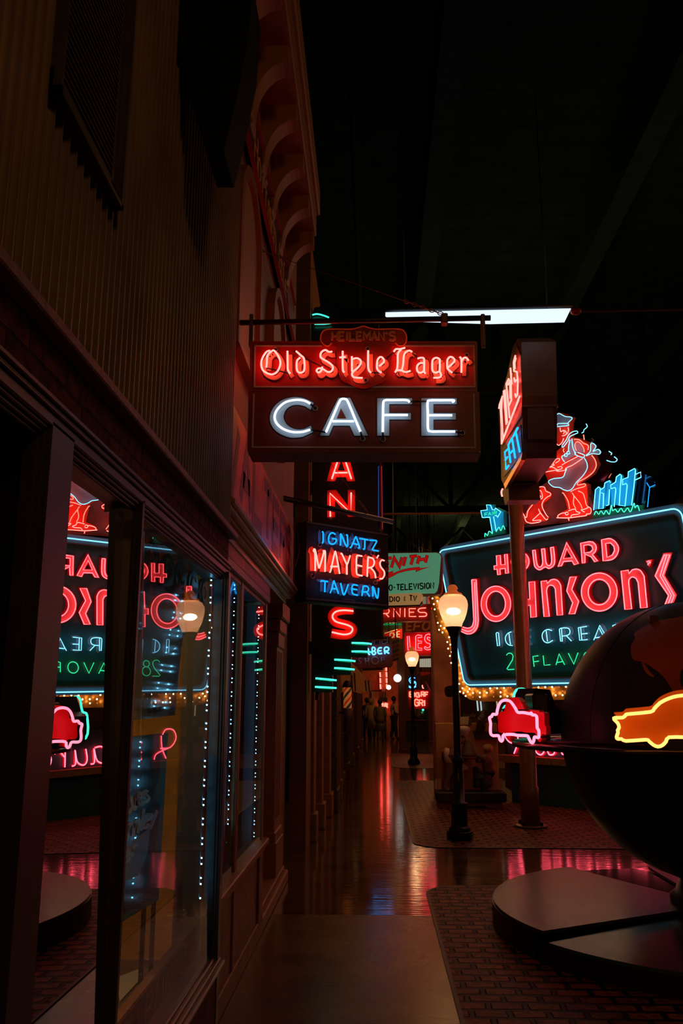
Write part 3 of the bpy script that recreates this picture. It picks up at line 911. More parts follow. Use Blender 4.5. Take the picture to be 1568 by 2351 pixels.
# ================================================================== tavern sign
TV = Pl((-.614, 7.4, 2.8), (.69, -.72, 0), (690, 1180, .1403))
t = thing('tavern_sign', tuple(TV.pt((760, 1500))), 'square black hanging sign with blue and red neon reading IGNATZ MAYERS TAVERN', 'sign')
slab(TV, [(100, 112), (1432, 318), (1442, 1532), (84, 1402)], 0, .16, mat('tavern black', (.018, .009, .007), .6, noise=.2), t, 'cabinet')
slab(TV, [(86, 1404), (1440, 1534), (1440, 1560), (88, 1432)], -.004, .15, mat('tavern green edge', (.03, .05, .02), .5), t, 'belly_pan')
paint(TV, [[(102, 130), (1430, 342)]], 26, mat('tavern stripe', (.20, .12, .10), .4), t, .003, .002, 'painted_border', smooth=False)
paint(TV, [[(90, 1384), (1438, 1496)]], 26, mat('tavern stripe', (.2, .12, .1)), t, .003, .002, 'painted_border', smooth=False)
IGN = {'I': [[(355, 290), (370, 315), (368, 455), (355, 472)]], 'G': [[(570, 335), (530, 310), (490, 322), (462, 375), (460, 440), (490, 487), (540, 490), (580, 455), (580, 412), (522, 405)]], 'N': [[(650, 515), (658, 420), (655, 335), (672, 352), (745, 518), (770, 505), (768, 400), (765, 350), (748, 345)]],
 'A': [[(810, 545), (832, 535), (895, 388), (912, 388), (965, 540), (942, 556)], [(852, 480), (930, 500)]], 'T': [[(968, 402), (1040, 412), (1105, 425)], [(1052, 428), (1048, 565), (1025, 572)]], 'Z': [[(1130, 430), (1225, 435), (1242, 458), (1180, 570), (1192, 592), (1275, 605)]]}
MAY = {'M': [[(240, 930), (236, 650), (212, 605), (238, 590), (292, 850), (312, 860), (378, 640), (372, 608), (400, 610), (404, 700), (400, 945)]], 'A': [[(480, 955), (500, 900), (555, 650), (578, 645), (640, 980)], [(492, 860), (600, 860)]],
 'Y': [[(660, 652), (680, 660), (748, 810), (768, 812), (812, 680)], [(756, 830), (757, 990)]], 'E': [[(1005, 690), (940, 680), (918, 700), (913, 830), (918, 970), (948, 1000), (1010, 1010)], [(920, 838), (1005, 856)]],
 'R': [[(1090, 1025), (1104, 730), (1125, 713), (1182, 730), (1207, 790), (1180, 860), (1110, 882)], [(1150, 882), (1212, 960), (1230, 1052)]], "'": [[(1275, 678), (1248, 722)]], 'S': [[(1370, 765), (1330, 755), (1300, 800), (1312, 865), (1365, 935), (1372, 1000), (1340, 1055), (1298, 1060)]]}
TAV = {'T': [[(330, 1108), (350, 1095), (445, 1106)], [(408, 1108), (400, 1130), (395, 1278)]], 'A': [[(485, 1292), (510, 1230), (540, 1108), (552, 1112), (620, 1305)], [(508, 1220), (575, 1226)]], 'V': [[(655, 1130), (695, 1300), (725, 1305), (780, 1152)]], 'E': [[(935, 1170), (870, 1158), (846, 1180), (840, 1230), (855, 1305), (935, 1330)], [(842, 1226), (925, 1240)]],
 'R': [[(1005, 1340), (1025, 1195), (1050, 1180), (1088, 1185), (1112, 1222), (1092, 1270), (1030, 1277)], [(1082, 1280), (1130, 1350)]], 'N': [[(1180, 1347), (1185, 1290), (1178, 1200), (1195, 1210), (1245, 1365), (1265, 1360), (1272, 1290), (1275, 1212)]]}
PB = mat('tavern blue letter', (.16, .30, .44), .45)
PR = mat('tavern salmon letter', (.75, .15, .06), .45)
for D, w, mp, mn, sh in ((IGN, 46, PB, N_BLUE, (-62, -14)), (MAY, 74, PR, N_OLD, (-50, 4)), (TAV, 46, PB, N_BLUE, (-56, -8))):
    for ch, st in D.items():
        paint(TV, st, w, mp, t, .004, .003, 'painted_letter', shift=sh)
        neon(TV, st, .0078, mn, t, .06, 'neon_letter')
for p, q in (((400, 950), (470, 958)), ((640, 985), (745, 992)), ((1010, 1020), (1085, 1030)), ((1230, 1055), (1295, 1060)), ((240, 935), (195, 1040)), ((800, 680), (800, 590)), ((355, 475), (310, 520))):
    neon(TV, [[p, q]], .007, SOOT, t, .045, 'tube_link', smooth=False)
for p in ((318, 505), (195, 1020), (803, 585), (1180, 640), (1225, 1125), (1275, 595)): eyelet(TV, p, 32, .004)
for c, st in text_strokes('G.A.LEVY&CO', ((690, 1388), (890, 1402), (890, 1428), (690, 1412)), .2):
    paint(TV, st, 3.5, mat('maker mark', (.35, .2, .15), .5), t, .003, .002, 'painted_letter', smooth=False)
for k, y in enumerate((770, 900, 1040)):
    slab(TV, [(1396, y - 20), (1430, y - 15), (1430, y + 40), (1396, y + 36)], .002, .003, mat('edge brick red', (.28, .06, .03), .5), t, 'edge_patch')
b0, b1 = TV.pt((-250, -250)), TV.pt((1500, 130))
t2 = thing('sign_pipe', tuple(b0), 'slanting iron pipe bracket carrying the black tavern sign', 'bracket')
MB().tube([b0 + (b0 - b1) * .1, b1], .026, 10).build('pipe', mat('iron pipe', (.05, .045, .04)), t2)
for p, q in (((-95, -200), (-95, 60)), ((1290, 60), (1290, 290))):
    MB().tube([TV.pt(p), TV.pt(q)], .014, 6).build('hanger_rod', DARK, t2)
MB().tube(smooth_path([TV.pt(p, -.02) for p in ((-80, 60), (-60, 300), (-30, 600), (-100, 880))], 5), .006, 6).build('power_cable', SOOT, t2)
chain('stay_chain', PX(-.79).pt((640, 905)), TV.pt((1110, -10)), 'thin stay chain rising from the pipe above the tavern sign', links=5)

# ================================================================== tall vertical blade sign
BL = PY(9.85, (640, 1040, .26786))
t = thing('blade_sign', (-.4, 9.9, 1.7), 'tall black vertical blade sign with big red neon letters and green stepped tubes', 'sign')
Q = PY(9.85)
slab(Q, [(716, 724), (722, 706), (760, 700), (868, 712), (880, 740), (880, 1468), (844, 1468), (844, 1508), (806, 1508), (806, 1549), (763, 1549), (763, 1589), (716, 1589)], 0, .22, mat('blade black', (.012, .016, .018), .28), t, 'cabinet')
paint(Q, [[(870, 745), (878, 1455)]], 3, mat('blade trim', (.35, .05, .03), .4), t, .004, .004, 'edge_trim', smooth=False)
neon(Q, [[(869, 1070), (869, 1215)]], .006, glow('dim blue', (.01, .04, .22)), t, .03, 'edge_tube', smooth=False)
neon(Q, [[(876, 1070), (878, 1215)]], .005, glow('dim red', (.30, .015, .02)), t, .03, 'edge_tube', smooth=False)
BR = mat('blade letter red', (.80, .04, .015), .4)
for P, hs, tubes in (
  ([(490, -55), (580, -55), (655, 242), (588, 242), (574, 208), (495, 208), (482, 242), (410, 242)], [[(535, 60), (505, 150), (565, 150)]], [[(455, 222), (530, -10), (545, -10), (622, 222)], [(475, 170), (590, 168)]]),
  ([(415, 320), (490, 316), (592, 450), (592, 316), (655, 316), (655, 545), (600, 552), (482, 405), (482, 552), (415, 552)], [], [[(442, 545), (438, 345), (618, 515), (620, 340)]])):
    slab(BL, P, .006, .006, BR, t, 'painted_letter', hs)
    neon(BL, tubes, .0095, N_OLD, t, .05, 'neon_letter', smooth=False)
sp = sm2([(640, 1345), (560, 1345), (490, 1360), (460, 1400), (490, 1450), (590, 1478), (632, 1510), (612, 1548), (550, 1560), (450, 1545)], 5)
paint(BL, [sp], 80, BR, t, .006, .006, 'painted_letter', smooth=False)
neon(BL, [[(640, 1355), (560, 1348), (490, 1360), (460, 1400), (490, 1445), (590, 1475), (632, 1505), (612, 1545), (550, 1555), (455, 1535)]], .0095, N_OLD, t, .05, 'neon_letter')
GB = PY(9.85, (690, 1450, .1403))
for P in ([(835, 185), (1000, 188), (1110, 196), (1165, 207)], [(835, 325), (1000, 325), (1160, 337)], [(552, 458), (700, 465), (820, 474), (898, 487)], [(550, 597), (700, 603), (885, 622)], [(245, 765), (420, 780), (590, 798)], [(236, 905), (420, 914), (588, 924)]):
    neon(GB, [P], .0105, N_MINT, t, .05, 'green_tube')
    paint(GB, [[(P[0][0] + 60, P[0][1] + 18), (P[-1][0] - 65, P[-1][1] + 12)]], 24, mat('green return', (.03, .45, .26), .4), t, .012, .01, 'green_backing', smooth=False)
neon(Q, [[(717, 723), (728, 721), (742, 724), (755, 729)]], .0105, N_MINT, t, .05, 'green_tube')
neon(Q, [[(722, 744), (745, 744), (760, 742)]], .0095, N_MINT, t, .05, 'green_tube')
for y in (1118, 1487):
    slab(Q, [(700, y - 14), (718, y - 14), (718, y + 14), (700, y + 14)], -.04, .1, DARK, t, 'wall_bracket')
slab(Q, [(724, 1589), (732, 1589), (731, 1607), (723, 1607)], -.05, .05, DARK, t, 'lower_bracket')

# ================================================================== green television sign and its strip
ZN = Pl((.6, 11.9, 3.5), (-.2, -.98, 0), (870, 1250, .12755))
t = thing('television_sign', tuple(ZN.pt((500, 900))), 'pale green rounded sign reading ZENITH and television in red and black', 'sign')
slab(ZN, rrect(-330, 132, 1130, 905, 90), -.03, .16, mat('rust rim', (.20, .04, .02), .5), t, 'rim')
zsh = [(-330, 165), (1040, 148), (1095, 170), (1112, 215), (1075, 700), (1045, 830), (1000, 878), (-330, 905)]
slab(ZN, zsh, 0, .05, mat('pale green face', (.22, .52, .36), .4, emit=(.040, .175, .100), noise=.06), t, 'lit_face')
ZR = mat('sign red', (.60, .012, .012), .4, emit=(.26, .003, .003))
ZK = mat('sign black', (.008, .018, .012), .4)
for c, st in text_strokes('ZENITH', ((-90, 268), (870, 190), (835, 330), (-150, 470)), .3):
    paint(ZN, st, 58, ZK, t, .0035, .003, 'letter_outline', smooth=False)
    paint(ZN, st, 46, ZR, t, .006, .003, 'painted_letter', smooth=False)
bolt = [(-200, 650), (170, 505), (252, 480), (236, 528), (400, 462), (560, 425), (725, 408), (740, 432), (925, 404), (745, 455), (665, 490), (672, 450), (500, 472), (350, 512), (180, 602), (-200, 760)]
slab(ZN, inset(bolt, -5), .0035, .003, ZK, t, 'bolt_outline')
slab(ZN, bolt, .006, .003, ZR, t, 'painted_bolt')
for c, st in text_strokes('RADIO-TELEVISION', ((-85, 745), (985, 685), (985, 790), (-85, 838)), .35):
    paint(ZN, st, 21, ZK, t, .004, .003, 'painted_letter', smooth=False)
slab(ZN, [(-200, 918), (720, 868), (770, 895), (780, 930), (765, 1015), (735, 1075), (700, 1085), (-200, 1112)], .02, .1, mat('cream strip', (.58, .42, .20), .45, emit=(.20, .115, .04)), t, 'lower_strip')
slab(ZN, [(-200, 1112), (735, 1085), (770, 1020), (775, 1060), (740, 1105), (-200, 1135)], .018, .1, ZK, t, 'strip_lower_edge')  # black slab along the bottom of the cream strip
for w, q in (('RADIO', ((40, 945), (368, 938), (368, 1025), (40, 1033))), ('TV', ((548, 915), (680, 922), (668, 1015), (552, 1010)))):
    for c, st in text_strokes(w, q, .4):
        paint(ZN, st, 19, ZK, t, .0245, .003, 'painted_letter', smooth=False)
paint(ZN, [[(480, 950), (458, 946), (449, 962), (470, 976), (450, 988), (452, 1006), (478, 1006)], [(463, 930), (463, 1022)]], 8, ZK, t, .0245, .003, 'painted_letter')
chain('stay_chain', PX(-.7).pt((800, 1195)), ZN.pt((900, 110)), 'thin stay wire from the wall out to the green television sign', links=4)

# ================================================================== distant signs of the street
def crop_sign(name, Y, cr, label, poly, m, depth=.15, rods=True):
    pl = PY(Y, cr)
    c = pl.pt(poly[-1])
    t = thing(name, tuple(c), label, 'sign')
    o = slab(pl, poly, 0, depth, m, t, 'cabinet')
    xs = [v.co.x for v in o.data.vertices]
    zs = [v.co.z for v in o.data.vertices]
    for f in (.25, .75) if rods else ():
        x = min(xs) + (max(xs) - min(xs)) * f
        MB().tube([(x, Y + depth * .5, max(zs) - .12), (x, Y + depth * .5, 8.61)], .010, 6).build('hanger_rod', DARK, t)
    return pl, t
CR = (870, 1250, .12755)
DR = mat('deep red sign', (.16, .010, .008), .45)
pl, t = crop_sign('roadhouse_sign', 20.5, CR, 'long dark red sign with thin red neon letters ending in RNIES', [(60, 1100), (922, 1070), (935, 1372), (60, 1392)], DR, .3)
for st in ([[(60, 1300), (62, 1160), (165, 1162), (188, 1195), (165, 1240), (62, 1245)], [(120, 1243), (178, 1305)]], [[(265, 1305), (265, 1155), (382, 1302), (382, 1150)]], [[(465, 1150), (465, 1302)]], [[(660, 1155), (543, 1155), (546, 1296), (668, 1296)], [(546, 1220), (632, 1218)]]):
    neon(pl, st, .011, N_RED, t, .06, smooth=False)
neon(pl, [[(845, 1142), (740, 1152), (705, 1190), (740, 1222), (830, 1225), (858, 1260), (830, 1292), (718, 1296)]], .011, N_RED, t, .06)
MB().box(-.9, pl.pt((60, 1300)).x + .02, 20.6, 20.75, pl.pt((60, 1390)).z, pl.pt((60, 1100)).z).build('arm', DR, t)
pl, t = crop_sign('script_sign', 23.9, CR, 'brown upper sign with dim orange slanted letters above the glowing red LES sign', [(440, 1372), (1010, 1345), (1010, 1572), (440, 1585)], mat('brown red sign', (.20, .022, .010), .5), .3)
OR = mat('dim orange letter', (.55, .14, .04), .5, emit=(.05, .008, .001))
for w, q in (('E', ((505, 1400), (610, 1395), (590, 1540), (500, 1550))), ('FOR', ((650, 1400), (1080, 1375), (1050, 1530), (625, 1550)))):
    for c, st in text_strokes(w, q): paint(pl, st, 34, OR, t, .01, .01, 'painted_letter', smooth=False)
mb = MB()
mb.tube([pl.pt(p, .03) for p in sm2([(425, 1400), (440, 1600), (440, 1880), (480, 1985), (600, 2000)], 4)], .03, 8)
mb.build('conduit', mat('rust pipe', (.3, .1, .04), .5), t)
pl, t = crop_sign('bar_sign', 24.3, CR, 'glowing red sign with doubled pink neon letters LES behind the far street lamp', [(462, 1588), (1030, 1562), (1030, 1995), (472, 2005)], mat('bright red sign', (.70, .008, .012), .4), .3)
neon(pl, [[(510, 1655), (545, 1648), (560, 1862), (632, 1865), (634, 1900), (522, 1902)]], .010, N_PINK, t, .07, smooth=False, closed=True)
neon(pl, [[(662, 1650), (700, 1628), (775, 1640), (775, 1668), (700, 1678), (703, 1738), (770, 1742), (770, 1775), (703, 1780), (703, 1862), (775, 1870), (775, 1902), (662, 1902)]], .010, N_PINK, t, .07, smooth=False, closed=True)
neon(pl, [[(948, 1650), (900, 1612), (840, 1638), (823, 1710), (860, 1770), (920, 1792), (915, 1842), (870, 1862), (832, 1838), (822, 1872), (880, 1898), (950, 1870), (967, 1800), (930, 1740), (872, 1702), (880, 1668), (925, 1682)]], .010, N_PINK, t, .07, closed=True)
neon(pl, [[(1040, 1650), (1080, 1660), (1080, 1890), (1040, 1895)]], .010, N_PINK, t, .07, smooth=False)
pl, t = crop_sign('light_panel', 24.7, CR, 'pale lit ribbed panel under the glowing red LES sign', [(735, 2060), (1030, 2048), (1030, 2205), (735, 2205)], mat('lit panel', (.5, .48, .38), .5, emit=(.30, .30, .22)), .12)
mb = MB()
for k in range(7): ribbon(mb, pl, [(760 + k * 38, 2062), (760 + k * 38, 2200)], 3, .004, .004)
mb.build('ribs', mat('panel rib', (.15, .1, .05), .6), t)
ribbon(mb, pl, [(735, 2215), (1030, 2215)], 18, .01, .1)
pl, t = crop_sign('parlor_sign', 26.4, CR, 'small red sign with white letters CHE seen past the black blade sign', [(100, 1600), (330, 1525), (420, 1520), (420, 1700), (100, 1690)], mat('bright red sign', (.7, .008, .012)), .2)
for c, st in text_strokes('CHE', ((195, 1600), (380, 1560), (380, 1665), (205, 1675))): paint(pl, st, 16, mat('white letter', (.8, .75, .65), .5, emit=(.20, .16, .12)), t, .01, .01, smooth=False)
neon(pl, [[(100, 1600), (330, 1527)]], .012, mat('yellow edge', (.8, .6, .3), .4, emit=(.35, .28, .10)), t, .03, 'edge_strip', smooth=False)
pl, t = crop_sign('parlor_header', 26.8, CR, 'green and yellow header strip above the small red CHE sign', [(60, 1395), (420, 1385), (420, 1520), (60, 1530)], mat('dark green sign', (.01, .06, .025), .5), .2)
neon(pl, [[(60, 1440), (420, 1436)]], .030, glow('dim green', (.01, .16, .05)), t, .03, 'green_tube', smooth=False)
for c, st in text_strokes('ARCADE', ((120, 1385), (310, 1380), (310, 1412), (120, 1416))): paint(pl, st, 8, mat('yellow letter', (.8, .6, .25), .5, emit=(.4, .3, .1)), t, .01, .01, smooth=False)
# lit edge far behind
pl, t = crop_sign('striped_sign', 28.0, CR, 'narrow striped red white and green lit panel behind the gold bulb sign', [(790, 940), (925, 935), (960, 1110), (780, 1110)], mat('striped sign base', (.6, .4, .3), .5, emit=(.16, .08, .05)), .2)
for k, cc in enumerate(((.05, .5, .3), (.8, .8, .7), (.7, .05, .03))):
    paint(pl, [[(815 + k * 36, 945), (830 + k * 40, 1105)]], 16, mat('stripe %d' % k, cc, .5, emit=tuple(.35 * v for v in cc)), t, .01, .01, 'stripe', smooth=False)
pl, t = crop_sign('red_sign', 27.4, CR, 'red sign edge with a pink neon curve beside the gold bulb sign', [(920, 940), (1060, 940), (1060, 1420), (945, 1420)], mat('bright red sign', (.7, .008, .012)), .2)
neon(pl, [[(985, 1140), (955, 1150), (950, 1240), (990, 1265)]], .014, N_RED, t, .05)
# barber shop sign, its striped end board
CB = (690, 1450, .1403)
pl, t = crop_sign('barber_sign', 18.0, CB, 'brown hanging barber shop sign with blue neon letters above unlit grey ones', [(560, 120), (1490, 75), (1512, 545), (1480, 580), (560, 622)], mat('barber brown', (.36, .055, .03), .5, noise=.2), .2)
slab(pl, [(560, 125), (1455, 80), (1460, 195), (560, 235)], .006, .006, BLACK, t, 'name_panel')
for c, st in text_strokes('diamond', ((640, 110), (1440, 95), (1440, 195), (640, 215)), .1): paint(pl, st, 9, mat('grey script', (.6, .56, .5), .5), t, .01, .003, smooth=False)
for st in ([[(640, 370), (700, 265), (760, 370)]], [[(820, 365), (822, 275), (880, 280), (880, 320), (825, 325)]], [[(1040, 380), (1045, 275), (1095, 275), (1112, 310), (1098, 345), (1050, 350)], [(1095, 345), (1135, 382)]], [[(1175, 370), (1173, 268), (1205, 262), (1222, 288), (1205, 318), (1180, 322), (1215, 328), (1228, 352), (1208, 375), (1175, 375)]], [[(1332, 265), (1285, 270), (1262, 315), (1280, 360), (1338, 357)], [(1266, 317), (1325, 313)]], [[(1380, 368), (1374, 270), (1425, 258), (1443, 285), (1425, 315), (1385, 322), (1452, 358)]]):
    neon(pl, st, .016, N_BLUE if 0 else glow('neon sky', (.25, 1.1, 3.0)), t, .06)
GR = mat('unlit tube', (.75, .72, .70), .4)
for st in ([[(992, 438), (955, 445), (952, 475), (985, 492), (985, 520), (945, 525)]], [[(1058, 430), (1062, 540)], [(1110, 428), (1115, 540)], [(1060, 485), (1112, 484)]], [ell(1218, 475, 56, 56, 20)], [[(1322, 532), (1322, 422), (1365, 425), (1372, 455), (1325, 482)]]):
    neon(pl, st, .014, GR, t, .05, 'unlit_letter', smooth=False)
slab(pl, [(1010, 604), (1350, 590), (1350, 625), (1010, 640)], -.02, .1, BLACK, t, 'under_tray')
pl2 = PY(18.5, CR)
t = thing('striped_board', tuple(pl2.pt((300, 2090))), 'board with slanting red white and black barber stripes beside the barber sign', 'board')
slab(pl2, [(232, 1700), (362, 1678), (370, 2062), (246, 2092)], 0, .1, mat('barber white', (.32, .18, .17), .5), t, 'board')
a = pl2.pt((300, 1690), -.05)
MB().tube([a, (a.x, a.y, 8.61)], .012, 6).build('hanger_rod', DARK, t)
for k in range(5):
    y = 1755 + k * 80
    slab(pl2, [(236, y), (364, y - 42), (364, y - 4), (237, y + 40)], .006, .006, BLACK if k % 2 == 0 else mat('barber red', (.30, .03, .02), .5), t, 'stripe')
# awning
PAW = PY(15.1)
t = thing('awning', (-.6, 15.1, 2.0), 'tan canvas shop awning with dark stripes and scalloped valance below the barber sign', 'awning')
AWM = mat('awning canvas', (.75, .42, .15), .8)
a0 = [PAW.pt(p) for p in ((740, 1520), (812, 1522), (850, 1572), (763, 1572))]
d = Vector((0, 2.6, 0))
MB().prism([PAW.pt(p) for p in ((700, 1520), (808, 1522), (838, 1553), (852, 1572), (700, 1572))], d).build('canopy', AWM, t)
mb = MB()
sc = []
for k in range(0, 41):
    u = k / 40
    sc.append((700 + 152 * u, 1590 - 7 * abs(math.cos(u * math.pi * 3)) + 3))
mb.prism([PAW.pt(p, .01) for p in [(700, 1570), (852, 1570)] + sc[::-1]], (0, .015, 0))
o = [PAW.pt((852, 1570)), PAW.pt((852, 1588))]
mb.add([o[0], o[0] + d, o[1] + d, o[1]], [(0, 1, 2, 3)])
mb.build('valance', AWM, t)
mb = MB()
for x in (776, 783, 809, 816, 841, 848):
    ribbon(mb, PAW, [(x - 2, 1545 if x < 840 else 1562), (x, 1587)], 2.6, .014, .003)
    if x < 800: ribbon(mb, PAW, [(x - 2, 1524), (x - 2, 1546)], 2.6, .014, .003)
mb.build('stripes', mat('awning stripe', (.03, .025, .02), .8), t)
# barber pole lantern
PB2 = PY(14.2)
c, d2 = PB2.pt((798, 1640)), PB2.pt((798, 1585))
def stripe_mat():
    m = mat('barber pole stripes', (.5, .2, .05), .4)
    nt = m.node_tree
    b = nt.nodes['Principled BSDF']
    tc = nt.nodes.new('ShaderNodeNewGeometry')
    sx = nt.nodes.new('ShaderNodeSeparateXYZ')
    nt.links.new(tc.outputs['Position'], sx.inputs[0])
    at = math_node(nt, 'ARCTAN2', math_node(nt, 'SUBTRACT', sx.outputs[1], 14.2), math_node(nt, 'SUBTRACT', sx.outputs[0], c.x))
    v = math_node(nt, 'FRACT', math_node(nt, 'ADD', math_node(nt, 'MULTIPLY', sx.outputs[2], -4.4), math_node(nt, 'DIVIDE', at, 3.1416)))
    rp = nt.nodes.new('ShaderNodeValToRGB')
    rp.color_ramp.interpolation = 'CONSTANT'
    e = rp.color_ramp.elements
    e[0].color = (.62, .20, .035, 1)
    e[1].position = .3
    e[1].color = (.55, .02, .01, 1)
    for p, k in ((.5, (.62, .20, .035, 1)), (.75, (.02, .02, .015, 1))):
        q = e.new(p)
        q.color = k
    nt.links.new(v, rp.inputs[0])
    nt.links.new(rp.outputs[0], b.inputs['Base Color'])
    nt.links.new(rp.outputs[0], b.inputs['Emission Color'])
    b.inputs['Emission Strength'].default_value = .35
    return m
t = thing('barber_pole', (c.x, 14.2, 1.3), 'lit barber pole with orange red and black spiral stripes on the left wall', 'barber pole')
zz = PB2.pt((798, 1625)).z
MB().lathe([(.068, 0), (.068, .33)], (c.x, 14.2, zz), 20).build('glass_cylinder', stripe_mat(), t)
MB().lathe([(.03, -.16), (.07, -.13), (.085, -.05), (.095, -.02), (.095, 0)], (c.x, 14.2, zz), 20).build('lower_cap', mat('pole cap', (.30, .2, .18), .3, .3), t)
MB().lathe([(.09, 0), (.09, .03), (.06, .09), (.02, .12)], (c.x, 14.2, zz + .33), 20).build('upper_cap', DARK, t)
MB().box(-.75, c.x - .02, 14.16, 14.24, zz - .1, zz - .06).build('wall_arm', DARK, t)
# signs and lamps at the end of the street
CE = (820, 1520, .12755)
pl, t = crop_sign('grill_sign', 30.0, CE, 'red neon sign in two lines hanging at the far end of the street', [(905, 500), (1330, 500), (1330, 845), (930, 845)], mat('deep red sign', (.16, .01, .008)), .1)
for w, q in (('BIG', ((945, 535), (1120, 560), (1120, 628), (945, 625))), ('RF', ((1155, 535), (1275, 545), (1275, 620), (1155, 620))), ('GRI', ((1035, 670), (1225, 690), (1225, 790), (1035, 785)))):
    for c_, st in text_strokes(w, q): neon(pl, st, .022, N_RED, t, .06, smooth=False)
pl, t = crop_sign('swirl_sign', 31.0, CE, 'small black sign with blue white neon S behind the far lamp post', [(895, 240), (1110, 240), (1110, 500), (895, 500)], BLACK, .1)
for P in ([(1045, 290), (980, 275), (935, 320), (975, 385), (1045, 370)], [(1010, 300), (965, 325), (990, 365), (1040, 350), (1055, 410), (1010, 460), (930, 430)], [(930, 450), (990, 470), (1060, 440)]): neon(pl, [P], .016, glow('neon sky', (.25, 1.1, 3.0)), t, .05)
neon(pl, [[(1145, 285), (1180, 470), (1200, 470)]], .02, N_OLD, t, .05, smooth=False)
pl = PY(38.5, CE)
t = thing('wall_tubes', tuple(pl.pt((470, 480))), 'pair of broken vertical red neon strips on the glowing red end wall', 'neon light')
neon(pl, [[(412, 185), (418, 270)], [(415, 290), (420, 378)], [(418, 398), (424, 485)]], .035, N_RED, t, 0, 'red_tube', smooth=False)
neon(pl, [[(522, 100), (524, 160)], [(525, 180), (530, 270)], [(528, 290), (532, 375)], [(530, 398), (534, 480)]], .035, N_RED, t, 0, 'red_tube', smooth=False)
slab(pl, [(440, 110), (510, 110), (505, 540), (445, 540)], -.05, .3, mat('stucco pier', (.30, .22, .10), .8), t, 'pier')
t = thing('window_neon', tuple(PY(38.4, CE).pt((480, 800))), 'small red neon script glowing in the window of the end door', 'neon light')
pl = PY(38.98, CE)
slab(pl, [(412, 640), (540, 640), (545, 720), (412, 715)], .1, .25, BLACK, t, 'dark_glass')
neon(pl, [[(410, 695), (422, 712), (415, 735), (430, 755), (445, 740)], [(450, 800), (470, 745), (445, 760), (470, 760)], [(480, 815), (500, 750), (520, 745), (500, 800)], [(520, 810), (545, 742), (540, 780), (545, 825)]], .026, N_RED, t, .15, 'neon_letter')
for i, (x, y, r, Y) in enumerate(((725, 290, 70, 28.5), (568, 455, 42, 34.0))):
    c = PY(Y, CE).pt((x, y))
    k = r * .12755 * Y / F
    t = thing('globe_lamp', tuple(c), ('small white globe lamp glowing left of the brown street post', 'smaller white globe lamp glowing low on the far thin post')[i], 'lamp')
    MB().ball((0, 0, 0), k, 16, 10).build('glass_ball', glow('white globe', (1.3, 1.25, 1.1)), t).location = (0, 0, 0)
    t.children[0].matrix_parent_inverse = Matrix.Identity(4)
    MB().tube([(0, 0, k), (0, 0, 8.61 - c.z)], .012, 6).build('stem', DARK, t).matrix_parent_inverse = Matrix.Identity(4)
for name, px, base, top, w, lab, m in (('street_post', 925, 1725, 1400, 15.5, 'square dark red-brown post standing on the walk beyond the lamps', mat('post brown', (.13, .035, .02), .5)), ('street_post', 990, 1706, 1565, 11, 'shorter red-brown post standing right of the far street lamp', mat('post brown', (.13, .035, .02))), ('thin_post', 899, 1690, 1530, 4.5, 'thin dark post beside the person in the pale shirt', DARK)):
    g = PZ(0).pt((px, base))
    k = w * g.y / F / 2
    h = PY(g.y).pt((px, top)).z
    t = thing(name, (g.x, g.y, 0), lab, 'post')
    MB().bevbox(g.x - k, g.x + k, g.y - k, g.y + k, 0, h, .012).build('shaft', m, t)
    MB().bevbox(g.x - k - .03, g.x + k + .03, g.y - k - .03, g.y + k + .03, 0, .08, .012).build('foot', m, t)
    if name == 'street_post' and px == 990:
        MB().tube(smooth_path([(g.x, g.y, h), (g.x - .2, g.y, h + .25), (g.x - .5, g.y, h + .3)], 5), k * .8, 8).build('curved_arm', m, t)
# ================================================================== the big ice cream sign
th, ln = .756, .2511
HN = Vector((-math.cos(th) * math.cos(ln), -math.sin(th) * math.cos(ln), -math.sin(ln)))
HU = Vector((math.sin(th), -math.cos(th), 0))
HV = HN.cross(HU) * 1
if HV.z < 0: HV = -HV
HO = EY + (Vector((1.6, 13.3, 2.6)) + HN * .8236 - EY) * 1.07
H0 = Pl(HO, HN)
H1, H2, H3, H4, H5, H6, H7 = H0.crop(1050, 1220, .16582), H0.crop(1300, 1220, .17092), H0.crop(1100, 1420, .19133), H0.crop(1260, 930, .16582), H0.crop(1090, 1130, .19133), H0.crop(1050, 940, .16582), H0.crop(1080, 760, .3112)
t = thing('ice_cream_sign', tuple(H0.pt((1300, 1580))), 'huge dark teal roadside sign with pink neon HOWARD JOHNSONS ICE CREAM and cyan border', 'sign')
def uv(p):
    q = H0.pt(p) - HO
    return q.dot(HU), q.dot(HV)
u0, v1 = uv((1003, 1257))
_, v0 = uv((1078, 1579))
u1, _ = uv((1568, 1168))
u1 += .05
def hp(u, v, off=0): return HO + HU * u + HV * v + HN * off
def hrect(i, r, off): return [hp(a, b, off) for a, b in rrect(u0 + i, v0 + i, u1 - i, v1 - i, r, 6)]
HBORD = mat('sign border blue', (.17, .26, .32), .4, noise=.1)
MB().prism(hrect(0, .16, 0), -HN * .12, [hrect(.125, .09, 0)]).build('border', HBORD, t)
MB().prism(hrect(.12, .09, -.03), -HN * .08).build('panel', mat('sign teal field', (.016, .18, .19), .42, bump=.04, bscale=2.5), t)
MB().prism(hrect(.112, .09, .012), -HN * .06, [hrect(.128, .08, .012)]).build('inner_lip', mat('brown lip', (.16, .08, .05), .5), t)
mb = MB()
ring = hrect(.055, .11, .05)
k = len(ring)
mb.tube(ring, .0095, 8, True)
mb.build('border_tube', N_ICE, t)
PINKF = mat('pink letter face', (.90, .34, .34), .4)
PINKS = mat('letter return', (.60, .02, .03), .4)
NEON_R = .0072
